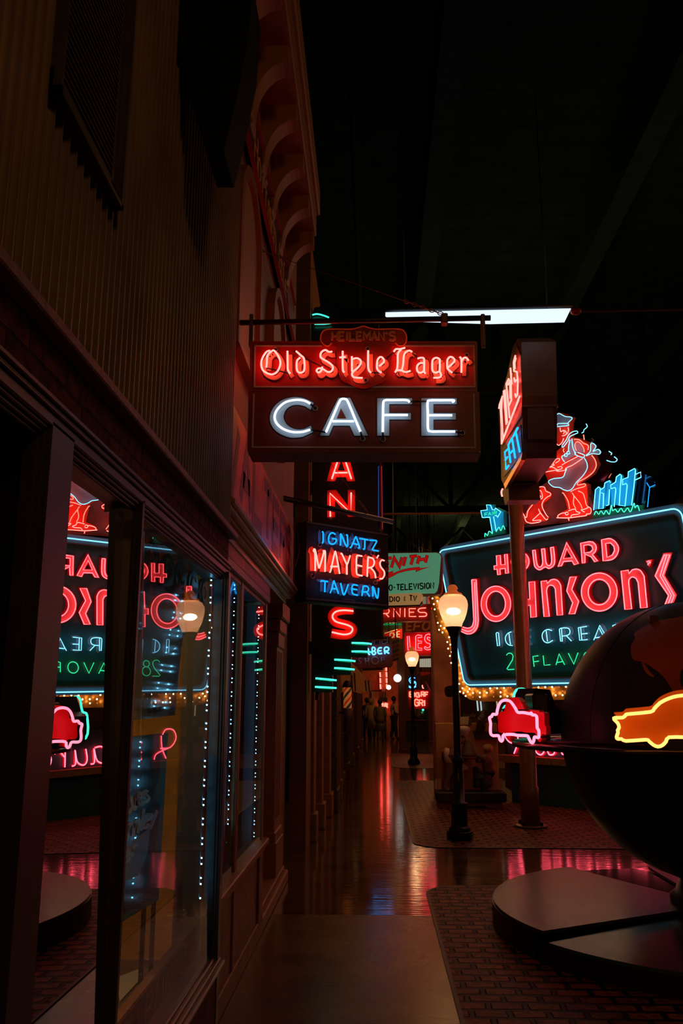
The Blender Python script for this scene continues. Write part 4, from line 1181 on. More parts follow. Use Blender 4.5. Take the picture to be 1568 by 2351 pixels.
def channel(pl, P, holes=(), tubes=None, ins=11, smooth_tube=False):
    slab(pl, P, .05, .075, PINKS, t, 'letter_return', holes)
    slab(pl, inset(P, ins * .3), .054, .004, PINKF, t, 'letter_face', [inset(h, -ins * .3) for h in holes])
    for T in (tubes if tubes is not None else [inset(P, ins)] + [inset(h, -ins) for h in holes]):
        neon(pl, [T], NEON_R, N_PINK, t, .092, 'neon_outline', smooth=smooth_tube, closed=True)
channel(H1, [(528, 328), (604, 322), (612, 452), (650, 450), (640, 312), (700, 306), (718, 585), (655, 592), (652, 525), (600, 530), (606, 605), (548, 612), (540, 535), (500, 538), (496, 470), (535, 465)])
channel(H1, ell(868, 418, 135, 142, 36), [ell(868, 418, 66, 72, 30)])
channel(H1, sm2([(1028, 255), (1048, 430), (1070, 505), (1140, 546), (1215, 506), (1270, 526), (1340, 482), (1360, 400), (1342, 205)], 4)[0:] + sm2([(1275, 215), (1292, 370), (1288, 440), (1262, 462), (1236, 410), (1220, 228)], 4) + sm2([(1150, 235), (1168, 400), (1163, 458), (1136, 482), (1110, 430), (1088, 245)], 4), ins=13)
channel(H2, [(2, 125), (178, 438), (100, 460), (72, 408), (-30, 415), (-56, 470), (-125, 485)], [[(8, 255), (62, 347), (-24, 354)]])
channel(H2, [(180, 150), (310, 125)] + sm2([(360, 132), (400, 170), (414, 225), (398, 280), (365, 312)], 3) + [(442, 405), (375, 420), (330, 352), (262, 322), (262, 430), (205, 440)], [[(247, 198), (300, 190), (335, 205), (345, 240), (318, 268), (252, 278)]], ins=12)
channel(H2, [(462, 105), (560, 85)] + sm2([(600, 88), (665, 130), (714, 220), (690, 320), (630, 382), (560, 400)], 3) + [(485, 408)], [[(540, 172), (590, 165), (630, 205), (638, 255), (610, 310), (556, 335)]])
J = [(188, 660), (270, 652), (306, 1220)] + sm2([(300, 1300), (260, 1388), (180, 1432), (100, 1420), (35, 1385)], 3) + [(55, 1318)] + sm2([(100, 1345), (150, 1350), (198, 1320), (215, 1250)], 3)
channel(H1, J, tubes=[])
for T in ([(198, 675), (228, 1230), (205, 1310), (150, 1340), (75, 1325)], [(240, 705), (255, 1260), (230, 1340), (155, 1385), (62, 1355)], [(200, 672), (262, 670), (288, 1240), (272, 1330), (215, 1402), (140, 1420), (55, 1385)]):
    neon(H1, [T if 0 else T], NEON_R, N_PINK, t, .075, 'neon_outline', smooth=False) if 0 else neon(H1, [sm2(T[-4:], 5) if 0 else T[:-4] + sm2(T[-4:], 5)], NEON_R, N_PINK, t, .075, 'neon_outline', smooth=False)
def ringletter(pl, cx, cy, rx, ry, ix, iy, d):
    channel(pl, ell(cx, cy, rx, ry, 44), [ell(cx, cy, ix, iy, 36)], tubes=[ell(cx, cy, rx - d, ry - d, 44), ell(cx, cy, ix + d * 1.3, iy + d * 1.3, 40)])
ringletter(H1, 533, 1003, 214, 254, 120, 162, 10)
channel(H1, [(800, 705), (890, 698), (905, 935), (992, 930), (980, 692), (1080, 685), (1105, 1192), (1007, 1202), (998, 1035), (912, 1040), (920, 1215), (822, 1222), (812, 1045), (770, 1048), (764, 948), (808, 944)])
channel(H1, [(1148, 682), (1245, 672), (1250, 700)] + sm2([(1290, 662), (1345, 653), (1405, 682), (1442, 750)], 3) + [(1468, 1165), (1372, 1172), (1346, 800)] + sm2([(1325, 765), (1285, 755), (1255, 780), (1245, 830)], 3) + [(1285, 1185), (1190, 1190)])
channel(H2, [(42, 605), (150, 598), (85, 780), (178, 940), (122, 1115), (22, 1120), (75, 960), (-5, 800)])
ringletter(H2, 443, 815, 252, 268, 132, 156, 13)
channel(H2, [(725, 525), (840, 510), (848, 545)] + sm2([(880, 508), (940, 495), (1005, 520), (1056, 600)], 3) + [(1098, 1030), (988, 1040), (955, 690)] + sm2([(930, 640), (890, 622), (855, 648), (850, 700)], 3) + [(890, 1050), (778, 1060)])
channel(H2, [(1055, 388), (1160, 372), (1118, 490)], tubes=[])
neon(H2, [[(1082, 412), (1110, 398), (1128, 422), (1100, 428), (1098, 455)]], .006, N_PINK, t, .075, 'neon_outline')
channel(H2, [(1300, 290), (1430, 278), (1325, 590), (1490, 855), (1360, 1165), (1245, 1165), (1360, 865), (1180, 600)], tubes=[])
for T in ([(1315, 320), (1195, 598), (1375, 860), (1262, 1150)], [(1345, 322), (1260, 596), (1412, 858), (1315, 1125)], [(1310, 318), (1390, 312), (1295, 592), (1448, 860), (1335, 1155), (1270, 1158)]):
    neon(H2, [T], NEON_R, N_PINK, t, .075, 'neon_outline', smooth=False)
ICEP = mat('grey blue letter', (.24, .30, .34), .45)
def thin_letters(pl, groups, m, mp, w, sh, r):
    for st in groups:
        paint(pl, st, w, mp, t, -.022, .004, 'painted_letter', shift=sh)
        neon(pl, st, r, m, t, .045, 'neon_letter', smooth=False)
thin_letters(H3, [
 [[(203, 178), (215, 168), (232, 172), (246, 325), (220, 330), (203, 178)]],
 [sm2([(385, 160), (345, 178), (315, 225), (325, 285), (360, 318), (400, 325)], 4), [(357, 175), (376, 312)]],
 [[(600, 146), (500, 158), (516, 320), (608, 306)], [(528, 160), (545, 312)], [(536, 232), (598, 226)]],
 [sm2([(872, 145), (820, 132), (772, 160), (756, 210), (776, 270), (825, 292), (882, 262)], 4), [(805, 148), (820, 275)]],
 [[(962, 130), (978, 275), (998, 275), (988, 122)], [(964, 128), (975, 118)] + sm2([(1020, 112), (1070, 118), (1090, 150), (1080, 190), (1045, 206)], 3) + [(1002, 210)], [(1045, 206), (1108, 270)]],
 [[(1290, 95), (1190, 110), (1206, 262), (1300, 252)], [(1218, 108), (1232, 256)], [(1225, 186), (1298, 180)]],
 [[(1375, 258), (1392, 222), (1446, 82), (1535, 236), (1510, 248), (1440, 115)], [(1398, 232), (1492, 218)]]], N_ICE, ICEP, 30, (32, -6), .0068)
thin_letters(H2, [[[(665, 1253), (625, 1262), (640, 1430), (660, 1448), (676, 1440), (658, 1300)] + sm2([(668, 1262), (700, 1243), (745, 1250), (768, 1290)], 3) + [(786, 1390)], [(768, 1290)] + sm2([(785, 1250), (830, 1236), (868, 1262), (884, 1310)], 3) + [(900, 1430)]]], N_ICE, ICEP, 34, (36, -8), .0068)
GRNP = mat('grey green letter', (.10, .26, .17), .45)
thin_letters(H3, [
 [sm2([(328, 440), (350, 418), (385, 420), (406, 450), (398, 500)], 4) + [(332, 605), (345, 614), (420, 610)]],
 [ell(478, 455, 34, 38, 18) + [(512, 455)], ell(484, 548, 46, 56, 20) + [(530, 548)]],
 [[(708, 448), (645, 455), (660, 578)], [(652, 520), (714, 512)]], [[(768, 445), (780, 562), (852, 554)]],
 [[(922, 556), (932, 525), (958, 424), (1026, 556)], [(935, 528), (1005, 516)]], [[(1070, 416), (1136, 548), (1186, 412)]], [ell(1312, 468, 60, 70, 26) + [(1372, 468)]],
 [[(1462, 520), (1455, 400)] + sm2([(1485, 390), (1520, 398), (1528, 430), (1500, 455)], 3) + [(1460, 460)], [(1495, 458), (1540, 512)]],
 [sm2([(1660, 385), (1620, 375), (1600, 400), (1625, 428), (1662, 445), (1660, 490), (1615, 500), (1600, 485)], 4)]], N_GREEN, GRNP, 30, (28, -6), .0066)
# figures standing on top of the sign
t2 = t
BACK = mat('rusty figure panel', (.16, .10, .085), .5, noise=.3, nscale=6)
FRED = mat('figure red', (.75, .07, .025), .45)
FGREY = mat('figure grey', (.40, .36, .38), .45)
FBLUE = mat('figure blue', (.03, .70, .95), .45)
FGRN = mat('figure green', (.01, .22, .10), .45)
slab(H0, [(1198, 1212), (1200, 1150), (1225, 1125), (1268, 1100), (1340, 1110), (1362, 1160), (1366, 1192)], -.06, .12, BACK, t, 'figure_panel')
slab(H4, [(-60, 930), (60, 680), (200, 560), (80, 520), (50, 420), (50, 300), (45, 105), (140, 110), (320, 180), (290, 250), (285, 400), (300, 450), (420, 470), (550, 545), (560, 640), (610, 690), (668, 830), (600, 960), (430, 1080), (530, 1110), (540, 1400), (590, 1450), (585, 1520), (270, 1580), (100, 1560), (140, 1500), (260, 1440), (190, 1200), (-10, 1060)], -.03, .10, FRED, t, 'figure_back')
slab(H4, [(50, 110), (85, 150), (140, 118), (225, 155), (305, 167), (320, 190), (268, 245), (270, 283), (60, 303)], -.02, .02, FGREY, t, 'cap_face')
slab(H4, sm2([(490, 730), (528, 800), (530, 880), (470, 980), (380, 1070), (330, 1150), (270, 1185), (200, 1170), (150, 1140), (60, 1130), (-6, 1062), (60, 1020), (190, 1000), (240, 870), (330, 760)], 3, True), -.02, .02, FGREY, t, 'apron_face')
slab(H4, [(280, 480), (330, 480), (360, 560), (420, 510), (480, 590), (495, 660), (400, 640), (360, 700), (200, 790), (185, 700), (275, 640)], -.022, .02, FGREY, t, 'bib_face')
slab(H4, [(580, 540), (610, 530), (660, 570), (630, 640), (690, 615), (720, 650), (690, 688), (560, 665)], -.02, .02, FGREY, t, 'bow_face')
FR = .0058
def fig(pl, sts, m, name): neon(pl, sts, FR, m, t, .045, name)
fig(H4, [[(45, 105), (62, 108), (85, 152), (140, 116), (225, 157), (305, 167), (320, 192), (266, 246), (270, 282), (160, 294), (60, 306)], [(118, 282), (124, 258), (200, 254), (268, 256)]], N_ICE, 'cap_tube')
fig(H4, [[(265, 308), (272, 350), (250, 402)], [(155, 312), (166, 368), (200, 350), (232, 362), (242, 398), (218, 420), (185, 426)], [(200, 352), (215, 380), (200, 400)], [(75, 405), (70, 437), (95, 452)], [(205, 460), (186, 510), (140, 556), (96, 528)]], N_OLD, 'face_tube')
fig(H4, [[(402, 378), (388, 360), (330, 370), (275, 412), (240, 482), (183, 562), (200, 580), (262, 500), (290, 440), (340, 412), (402, 385)], [(295, 480), (276, 560), (272, 640)], [(320, 465), (330, 580), (358, 650), (362, 690)], [(x + 270, y + 660) for x, y in ell(0, 0, 20, 20, 10)], [(x + 235, y + 692) for x, y in ell(0, 0, 20, 20, 10)], [(225, 690), (182, 710), (188, 745), (218, 788)], [(370, 650), (375, 690), (470, 725), (490, 692), (400, 655)], [(510, 698), (572, 642), (580, 545), (605, 527), (652, 572), (612, 642), (680, 612), (716, 650), (690, 681), (600, 672), (520, 702)]], N_ICE, 'bib_tube')
fig(H4, [[(350, 475), (420, 480), (480, 530), (545, 560), (540, 622)], [(380, 630), (360, 562), (385, 512), (430, 522), (480, 592), (490, 652)], [(595, 695), (640, 762), (655, 840), (612, 930), (510, 1010), (412, 1060), (400, 1108), (490, 1090), (508, 1108), (480, 1132), (380, 1160), (300, 1200)], [(210, 600), (200, 630), (215, 655)]], N_RED, 'coat_tube')
fig(H4, [[(490, 732), (526, 800), (530, 880), (470, 980), (380, 1070), (330, 1150), (270, 1186), (200, 1170), (150, 1142), (60, 1130), (-6, 1062), (60, 1020), (190, 1000), (226, 930), (246, 880)]], N_ICE, 'apron_tube')
fig(H4, [[(395, 715), (230, 800), (180, 832)], [(465, 740), (330, 830), (240, 870), (220, 902), (130, 916), (108, 905), (180, 880), (172, 852), (120, 862)], [(-10, 795), (40, 772), (80, 778)], [(20, 850), (72, 832), (60, 800), (100, 750), (145, 742), (140, 772), (92, 802)], [(-30, 835), (60, 820)], [(-60, 880), (40, 858), (130, 905)], [(-80, 935), (0, 918), (120, 898)], [(70, 690), (60, 730), (90, 745), (70, 790)]], N_OLD, 'arm_tube')
fig(H4, [[(185, 1215), (208, 1230), (265, 1330), (287, 1442)], [(320, 1215), (346, 1260), (340, 1360), (372, 1432)], [(350, 1258), (430, 1360), (462, 1432)], [(405, 1190), (470, 1220), (497, 1290), (520, 1382), (556, 1416)]], N_RED, 'leg_tube')
fig(H4, [[(132, 1562), (126, 1530), (180, 1498), (230, 1492)], [(108, 1560), (270, 1562), (400, 1546), (515, 1530), (520, 1510), (575, 1500), (586, 1452), (560, 1415), (500, 1440), (448, 1452), (495, 1482)], ell(248, 1502, 20, 20, 12), [(270, 1465), (358, 1440), (382, 1472), (430, 1490), (402, 1510), (322, 1522), (305, 1552)], [(270, 1562), (280, 1600)]], N_OLD, 'shoe_tube')
fig(H4, [[(515, 258), (532, 300), (487, 342), (480, 372), (455, 386)], [(830, 640), (870, 667), (860, 690)], [(905, 715), (945, 752), (920, 785), (860, 785), (800, 765)]], N_ICE, 'steam_tube')
fig(H4, [[(480, 410), (490, 480)]], N_RED, 'pipe_tube')
fig(H4, [[(540, 520), (590, 510), (616, 480), (590, 465)]], mat('unlit glass', (.55, .5, .48), .3), 'unlit_tube')
Hb = H4.behind(.42)
slab(H4, [(560, 760), (700, 660), (830, 640), (900, 730), (860, 900), (760, 1060), (640, 1150), (560, 1230), (430, 1160), (520, 1010), (640, 880)], -.30, .10, mat('figure cabinet side', (.06, .06, .10), .12, .9), t, 'rear_cabinet')
neon(Hb, [[(840, 800), (876, 880), (850, 970), (780, 1052), (700, 1112), (690, 1130)]], FR, N_RED, t, .045, 'rear_tube')
# pickets, grass and signpost
for P in ([(625, 1455), (645, 1170), (688, 1130), (716, 1150), (695, 1435)], [(700, 1440), (722, 1172), (765, 1140), (770, 1070), (800, 1050), (812, 1160), (760, 1430)], [(770, 1400), (785, 1080), (842, 1045), (862, 1080), (836, 1385), (800, 1396)], [(865, 1400), (858, 1110), (905, 1070), (930, 1090), (920, 1385)], [(930, 1380), (928, 1000), (985, 955), (1018, 985), (985, 1400)], [(972, 1390), (1020, 1030), (1092, 1000), (1098, 930), (1188, 875), (1208, 900), (1182, 1130), (1146, 1390), (1060, 1400)]):
    slab(H4, P, -.02, .05, FBLUE, t, 'picket')
for P in ([(620, 1455), (645, 1172), (688, 1132), (714, 1152), (690, 1438), (752, 1430), (758, 1225), (728, 1215)], [(722, 1170), (766, 1138), (775, 1080), (842, 1046), (852, 1075)], [(840, 1170), (828, 1380), (800, 1392)], [(905, 1408), (928, 1165), (915, 1140), (860, 1160), (856, 1110), (925, 1065), (935, 995), (985, 957), (1005, 975), (990, 1130), (975, 1385), (1055, 1400), (1085, 1110), (1068, 1085), (1022, 1105), (1020, 1030), (1096, 1000), (1100, 925), (1188, 878), (1200, 900), (1178, 1130), (1146, 1390)], [(1195, 962), (1272, 927), (1276, 1000), (1186, 1042)]):
    neon(H4, [P], FR, N_FENCE, t, .045, 'picket_tube', smooth=False)
neon(H4, [[(1366, 1412), (1395, 1140), (1355, 1075)], [(1395, 1140), (1472, 1105)]], FR, N_BLUE, Hb and t, .0, 'post_tube', smooth=False)
slab(H4, [(1200, 1380), (1215, 1080), (1300, 950), (1480, 1010), (1470, 1120), (1395, 1150), (1330, 1370)], -.1, .08, mat('figure cabinet side', (.06, .06, .1)), t, 'fence_cabinet')
slab(H4, [(612, 1590), (600, 1500), (640, 1470), (1310, 1380), (1312, 1462)], -.015, .05, FGRN, t, 'grass_face')
fig(H4, [[(630, 1520), (652, 1468), (690, 1512), (722, 1465), (760, 1512), (792, 1460), (838, 1512), (865, 1385), (882, 1462), (920, 1440), (955, 1482), (1000, 1430), (1040, 1482), (1090, 1425), (1130, 1478), (1180, 1358), (1192, 1422), (1226, 1388), (1256, 1466)]], N_MINT, 'grass_tube')
slab(H7, [(500, 1150), (545, 1148), (560, 1170), (600, 1200), (590, 1230), (540, 1270), (520, 1340), (575, 1390), (560, 1400), (400, 1425), (385, 1390), (440, 1270), (490, 1235)], -.03, .08, FRED, t, 'dog_face')
fig(H7, [[(487, 1243), (520, 1222), (496, 1205), (500, 1182), (520, 1180), (532, 1225), (520, 1240)], [(488, 1210), (495, 1165), (512, 1150), (545, 1152), (556, 1180), (588, 1195), (590, 1212), (570, 1222), (540, 1250), (528, 1290), (552, 1345), (575, 1375)], [(470, 1268), (425, 1325), (415, 1372), (402, 1370), (383, 1335)], [(400, 1372), (412, 1405), (450, 1418), (510, 1408), (515, 1395), (460, 1398), (480, 1375), (518, 1340)], [(502, 1312), (515, 1340), (555, 1390), (570, 1385)]], N_OLD, 'dog_tube')
slab(H5, [(72, 225), (140, 215), (140, 150), (215, 155), (210, 215), (250, 190), (345, 235), (350, 420), (210, 490), (180, 310), (100, 305)], -.03, .08, FBLUE, t, 'signpost_face')
for P in ([(90, 305), (72, 222), (150, 212), (140, 152), (188, 155), (212, 212), (240, 212), (246, 190), (312, 235), (272, 302), (262, 280), (240, 280)], [(180, 302), (212, 490)], [(225, 292), (258, 475)], [(95, 305), (180, 300)]): neon(H5, [P], FR, N_FENCE, t, .045, 'signpost_tube', smooth=False)
for c, st in text_strokes('FAIR', ((118, 250), (262, 226), (262, 262), (118, 288)), .35): neon(H5, st, .0045, N_GREEN, t, .045, 'neon_letter', smooth=False)
slab(H5, [(110, 550), (115, 500), (200, 480), (350, 420), (365, 500)], -.02, .05, FGRN, t, 'grass_face')
fig(H5, [[(120, 535), (125, 492), (152, 520), (172, 468), (212, 500)], [(258, 472), (290, 420), (312, 462), (340, 402), (362, 448)]], N_MINT, 'grass_tube')
neon(H0, [[(1154, 1122), (1151, 1130), (1153, 1140)]], .012, N_OLD, t, .05, 'stray_tube')
# legs carrying the sign
for u in (u0 + .97, u1 - .4):
    a = hp(u, v0 + .1, -.2)
    MB().box(a.x - .06, a.x + .06, a.y - .06, a.y + .06, 0, a.z + .3).build('support_leg', BLACK, t)

# ---------------------------------------------------------------- gold bulb border sign behind it
GP = H0.behind(.16)
t = thing('bulb_sign', tuple(GP.pt((1200, 1612))), 'gold sheet metal arrow border studded with small bulbs behind the ice cream sign', 'sign')
outer = [(984, 1372), (1000, 1366), (1040, 1392), (1044, 1425), (1048, 1460), (1056, 1500), (1075, 1560), (1100, 1572), (1390, 1562), (1390, 1604), (1110, 1611), (1078, 1606), (1055, 1590), (1046, 1570), (1040, 1530), (1030, 1480), (1018, 1458), (1004, 1452), (998, 1420)]
slab(GP, outer, 0, .10, mat('gold sheet', (.62, .27, .05), .38, .35, noise=.2, nscale=7), t, 'gold_border')
spots = []
for k in range(21):
    for r in range(3):
        spots.append((1078 + k * 15.8 + r * 8 - (8 if r == 2 else 0), 1581.5 + r * 9.5 - (k * .35), (k * 3 + r * 2) % 7))
for x, y, q in ((993, 1374, 0), (1004, 1380, 0), (996, 1387, 0), (1003, 1390, 6), (998, 1399, 0), (1002, 1415, 4), (1005, 1430, 0), (1012, 1437, 0), (1020, 1442, 1), (1008, 1446, 0), (1016, 1452, 0), (1031, 1463, 0), (1027, 1474, 0), (1034, 1480, 0), (1029, 1489, 0), (1037, 1497, 0), (1033, 1506, 1), (1040, 1514, 0), (1036, 1522, 0), (1043, 1531, 0), (1039, 1541, 0), (1047, 1550, 1), (1045, 1561, 0), (1054, 1570, 0), (1050, 1580, 4), (1062, 1580, 0), (1064, 1591, 0), (1069, 1598, 0), (1074, 1588, 0), (1056, 1588, 0)): spots.append((x, y, q))
bm0 = MB().ball((0, 0, 0), .0115, 8, 6).build('bulb', BULB_ON)
bd0 = MB().ball((0, 0, 0), .0110, 8, 6).build('bulb', BULB_DIM)
sk0 = MB().ball((0, 0, 0), .012, 6, 4).build('socket', mat('socket', (.08, .03, .01), .5))
for src in (bm0, bd0, sk0): COL.objects.unlink(src)
for i, (x, y, q) in enumerate(spots):
    p = GP.pt((x, y), .055)
    o = bpy.data.objects.new('bulb', (bm0 if q in (0, 1, 2, 5) else bd0).data)
    COL.objects.link(o)
    o.parent, o.matrix_parent_inverse = t, INV[t.name]
    o.location = p
mb = MB()
for i, (x, y, q) in enumerate(spots):
    mb.tube([GP.pt((x, y), 0), GP.pt((x, y), .05)], .011, 6)
mb.build('sockets', mat('socket', (.08, .03, .01)), t)
for o in (bm0, bd0, sk0): bpy.data.objects.remove(o)

# ================================================================== restaurant counter under the sign
RN = Vector((-.70, -.714, 0))
RS = Pl((2.2, 14.38, 0), RN)
t = thing('restaurant_counter', tuple(RS.pt((1250, 1850))), 'dark blue counter wall with tan ledge and a pink neon restaurant script on top', 'counter')
slab(RS, [(1172, 1748), (1760, 1788), (1760, 1910), (1176, 1842)], 0, .4, mat('counter blue', (.016, .075, .105), .5), t, 'front')
slab(RS, [(1143, 1733), (1156, 1734), (1156, 1749), (1145, 1748)], .06, .5, mat('tan ledge', (.34, .17, .06), .55, noise=.15), t, 'ledge_end')
slab(RS, [(1158, 1734), (1265, 1741), (1265, 1757), (1158, 1750)], .06, .5, mat('tan ledge', (.34, .17, .06)), t, 'ledge_block')
slab(RS, [(1267, 1741), (1760, 1776), (1760, 1794), (1267, 1757)], .06, .5, mat('tan ledge', (.34, .17, .06)), t, 'ledge_block')
slab(RS, [(1176, 1842), (1760, 1910), (1760, 1924), (1178, 1848)], .03, .5, BLACK, t, 'plinth')
slab(RS, [(1162, 1655), (1760, 1665), (1760, 1778), (1166, 1734)], -.03, .1, mat('teal panel', (.02, .075, .085)), t, 'sign_panel')
slab(RS, [(1166, 1732), (1760, 1775), (1760, 1780), (1166, 1737)], .0, .05, mat('rose edge', (.6, .03, .06), .4), t, 'sign_edge')
scr = [
 [[(1186, 1674), (1178, 1662), (1162, 1664), (1157, 1684), (1170, 1704), (1192, 1706)], [(1189, 1676), (1188, 1706), (1180, 1730)], [(1170, 1704), (1200, 1718), (1206, 1732)]],
 [[(1228, 1715), (1248, 1708), (1246, 1692), (1230, 1692), (1226, 1712), (1232, 1728), (1242, 1733), (1249, 1726)]],
 [[(1274, 1700), (1262, 1696), (1258, 1706), (1272, 1715), (1272, 1730), (1262, 1733), (1257, 1725)]],
 [[(1296, 1678), (1290, 1710), (1290, 1730), (1298, 1732)], [(1284, 1692), (1306, 1694)]],
 [[(1336, 1700), (1320, 1698), (1309, 1716), (1316, 1736), (1332, 1730), (1338, 1702), (1338, 1734), (1346, 1738)]],
 [[(1356, 1702), (1354, 1728), (1362, 1740), (1376, 1732), (1380, 1704), (1380, 1736), (1388, 1742)]],
 [[(1402, 1704), (1404, 1744)], [(1404, 1720), (1416, 1706), (1426, 1712)]],
 [[(1460, 1708), (1444, 1706), (1434, 1724), (1442, 1744), (1456, 1738), (1462, 1710), (1462, 1744), (1470, 1748)]],
 [[(1482, 1712), (1484, 1750)], [(1484, 1726), (1498, 1714), (1508, 1726), (1510, 1752)]],
 [[(1538, 1690), (1532, 1722), (1534, 1748), (1544, 1752)], [(1524, 1710), (1550, 1712)]]]
for st in scr:
    paint(RS, st, 6.5, mat('rose script', (.55, .02, .06), .4), t, -.02, .004, 'painted_letter', shift=(3, 0))
    neon(RS, st, .0105, N_ROSE, t, .04, 'neon_letter')
# shop behind: lit strips and brick pier
t = thing('rear_shop_front', tuple(RS.behind(1.2).pt((1120, 1800))), 'dim brown shop front with pale vertical strip lights under the gold bulb sign', 'shop front')
RB = RS.behind(2.0)
slab(RB, [(1040, 1590), (1420, 1590), (1420, 1650), (1040, 1650)], 0, .2, mat('rear shop brown', (.10, .035, .012), .6), t, 'front')
for x in (1095, 1103, 1140):
    neon(RB, [[(x, 1606), (x + 2.5, 1632)]], .014, glow('pale strip', (.45, .62, .60)) if x < 1130 else glow('warm strip', (.40, .30, .16)), t, .05, 'strip_light', smooth=False)
for c, st in text_strokes('Family', ((1064, 1638), (1092, 1637), (1092, 1646), (1064, 1647)), .2): paint(RB, st, 1.6, mat('ochre letter', (.5, .3, .06), .5), t, .01, .005, smooth=False)
slab(RB, [(1158, 1650), (1172, 1650), (1178, 1815), (1160, 1815)], .0, .3, mat('dark red brick', (.14, .045, .02), .7, noise=.3, nscale=20), t, 'brick_pier')

# ================================================================== pink pillar and the relief panel with plaster figures
PP = PY(14.9)
g0, g1 = PP.pt((1001, 1838)), PP.pt((1064, 1838))
t = thing('street_pier', (g0.x + .2, 15, 0), 'tall weathered stucco pier glowing pink left of the ice cream sign', 'pier')
MB().bevbox(g0.x, g1.x, 14.9, 15.4, 0, PP.pt((1030, 1395)).z, .02).build('shaft', mat('weathered stucco', (.72, .33, .24), .8, noise=.3, nscale=3, bump=.3, bscale=8), t)
slab(PP, sm2([(1021, 1580), (1035, 1574), (1062, 1578), (1062, 1596), (1040, 1600), (1024, 1598)], 3, True), .004, .004, mat('exposed dark patch', (.02, .016, .014), .9), t, 'worn_patch')
PN = PY(13.9)
zt = PN.pt((1080, 1660)).z
x0, x1 = PN.pt((1003, 1840)).x, PN.pt((1148, 1840)).x
t = thing('relief_panel', ((x0 + x1) / 2, 13.95, 0), 'tan upright display panel behind painted plaster figures at the foot of the pier', 'panel')
MB().bevbox(x0, x1, 13.9, 14.03, .10, zt, .01).build('board', mat('tan board', (.50, .22, .06), .6, noise=.12, nscale=4), t)
mb = MB()
P = [(x0, 13.62, .0), (x0 + .2, 13.62, .0), (x0 + .32, 13.62, .05), (x1 - .3, 13.62, .05), (x1 - .22, 13.62, 0), (x1, 13.62, 0), (x1, 13.62, .10), (x0, 13.62, .10)]
mb.prism(P, (0, .38, 0))
mb.build('base_board', mat('tan board', (.5, .22, .06)), t)
slab(PY(13.87), [(1072, 1648), (1074, 1665), (1082, 1665), (1084, 1650)], .0, .02, mat('figure photo', (.06, .04, .03), .6), t, 'dark_picture')
slab(PY(13.86), [(1054, 1646), (1077, 1645), (1075, 1664), (1056, 1664)], 0, .01, mat('pale card', (.50, .34, .2), .7), t, 'pale_card')
t = thing('turf_plinth', ((x0 + x1) / 2, 13.7, .1), 'low black turf plinth carrying the plaster figures', 'plinth')
MB().bevbox(x0 - .03, x1 + .05, 13.48, 13.885, .102, .25, .02).build('block', mat('plinth black', (.012, .014, .012), .6, bump=.5, bscale=25), t)
def skin(name, J, E, m, parent, sub=2):
    """one continuous surface grown on a skeleton: J = [(x, y, z, r)], E = edges"""
    me = bpy.data.meshes.new(name)
    me.from_pydata([j[:3] for j in J], E, [])
    o = bpy.data.objects.new(name, me)
    COL.objects.link(o)
    md = o.modifiers.new('skin', 'SKIN')
    md.use_smooth_shade = True
    for v, j in zip(me.skin_vertices[0].data, J):
        r = j[3]
        v.radius = r if isinstance(r, tuple) else (r, r)
    me.skin_vertices[0].data[0].use_root = True
    sd = o.modifiers.new('sub', 'SUBSURF')
    sd.levels = sd.render_levels = sub
    dg = bpy.context.evaluated_depsgraph_get()
    ev = bpy.data.meshes.new_from_object(o.evaluated_get(dg))
    bpy.data.objects.remove(o)
    o = bpy.data.objects.new(name, ev)
    COL.objects.link(o)
    ev.materials.clear()
    ev.materials.append(m)
    if parent:
        o.parent = parent
        o.matrix_parent_inverse = INV.get(parent.name, Matrix.Identity(4))
    return o
def chainE(*idx): return [(a, b) for a, b in zip(idx, idx[1:])]
YF = 13.70
FK = PY(YF)
def fj(px, py, r, dy=0.0):
    p = PY(YF + dy).pt((px, py))
    return (p.x, p.y, p.z, r)
PLA = mat('plaster white', (.55, .38, .25), .6)
FLESH = mat('plaster flesh', (.18, .09, .05), .6)
NAVY = mat('plaster dark', (.016, .022, .030), .6)
t = thing('cook_figure', tuple(FK.pt((1032, 1808))), 'plaster cook figure in white cap and apron bending behind the near lamp post', 'figurine')
skin('body', [fj(1040, 1760, .10), fj(1032, 1735, .12), fj(1036, 1715, .11), fj(1050, 1706, .05), fj(1062, 1697, .075), fj(1070, 1693, .02), fj(1028, 1780, .06), fj(1022, 1800, .045), fj(1020, 1812, .05), fj(1032, 1812, .03), fj(1044, 1782, .06, .05), fj(1040, 1800, .045, .05), fj(1040, 1812, .045, .05), fj(1050, 1812, .03, .05), fj(1045, 1730, .05, -.06), fj(1060, 1745, .035, -.08), fj(1074, 1746, .03, -.06)],
     chainE(0, 1, 2, 3, 4, 5) + chainE(0, 6, 7, 8, 9) + chainE(0, 10, 11, 12, 13) + chainE(2, 14, 15, 16), FLESH, t)
skin('coat', [fj(1038, 1765, .12), fj(1030, 1740, .13), fj(1034, 1716, .125), fj(1022, 1722, .05)], chainE(0, 1, 2) + chainE(1, 3), PLA, t)
skin('tail_coat', [fj(1020, 1724, .05), fj(1024, 1745, .07), fj(1036, 1762, .05), fj(1042, 1768, .02)], chainE(0, 1, 2, 3), NAVY, t)
MB().lathe([(.075, 0), (.08, .04), (.10, .07), (.11, .11), (.07, .14), (.01, .15)], fj(1064, 1689, 0)[:3], 14).build('cap', PLA, t)
slab(PY(YF - .05), sm2([(1048, 1748), (1064, 1752), (1076, 1765), (1052, 1768)], 3, True), 0, .05, PLA, t, 'apron')
t = thing('tray_cake', tuple(FK.pt((1075, 1742))), 'stepped plaster cake on a red tray between the cook and the child figure', 'cake')
c = fj(1075, 1742, 0)
MB().lathe([(.16, 0), (.17, .03), (.10, .035)], c[:3], 16).build('tray', mat('plaster red', (.16, .02, .015), .6), t)
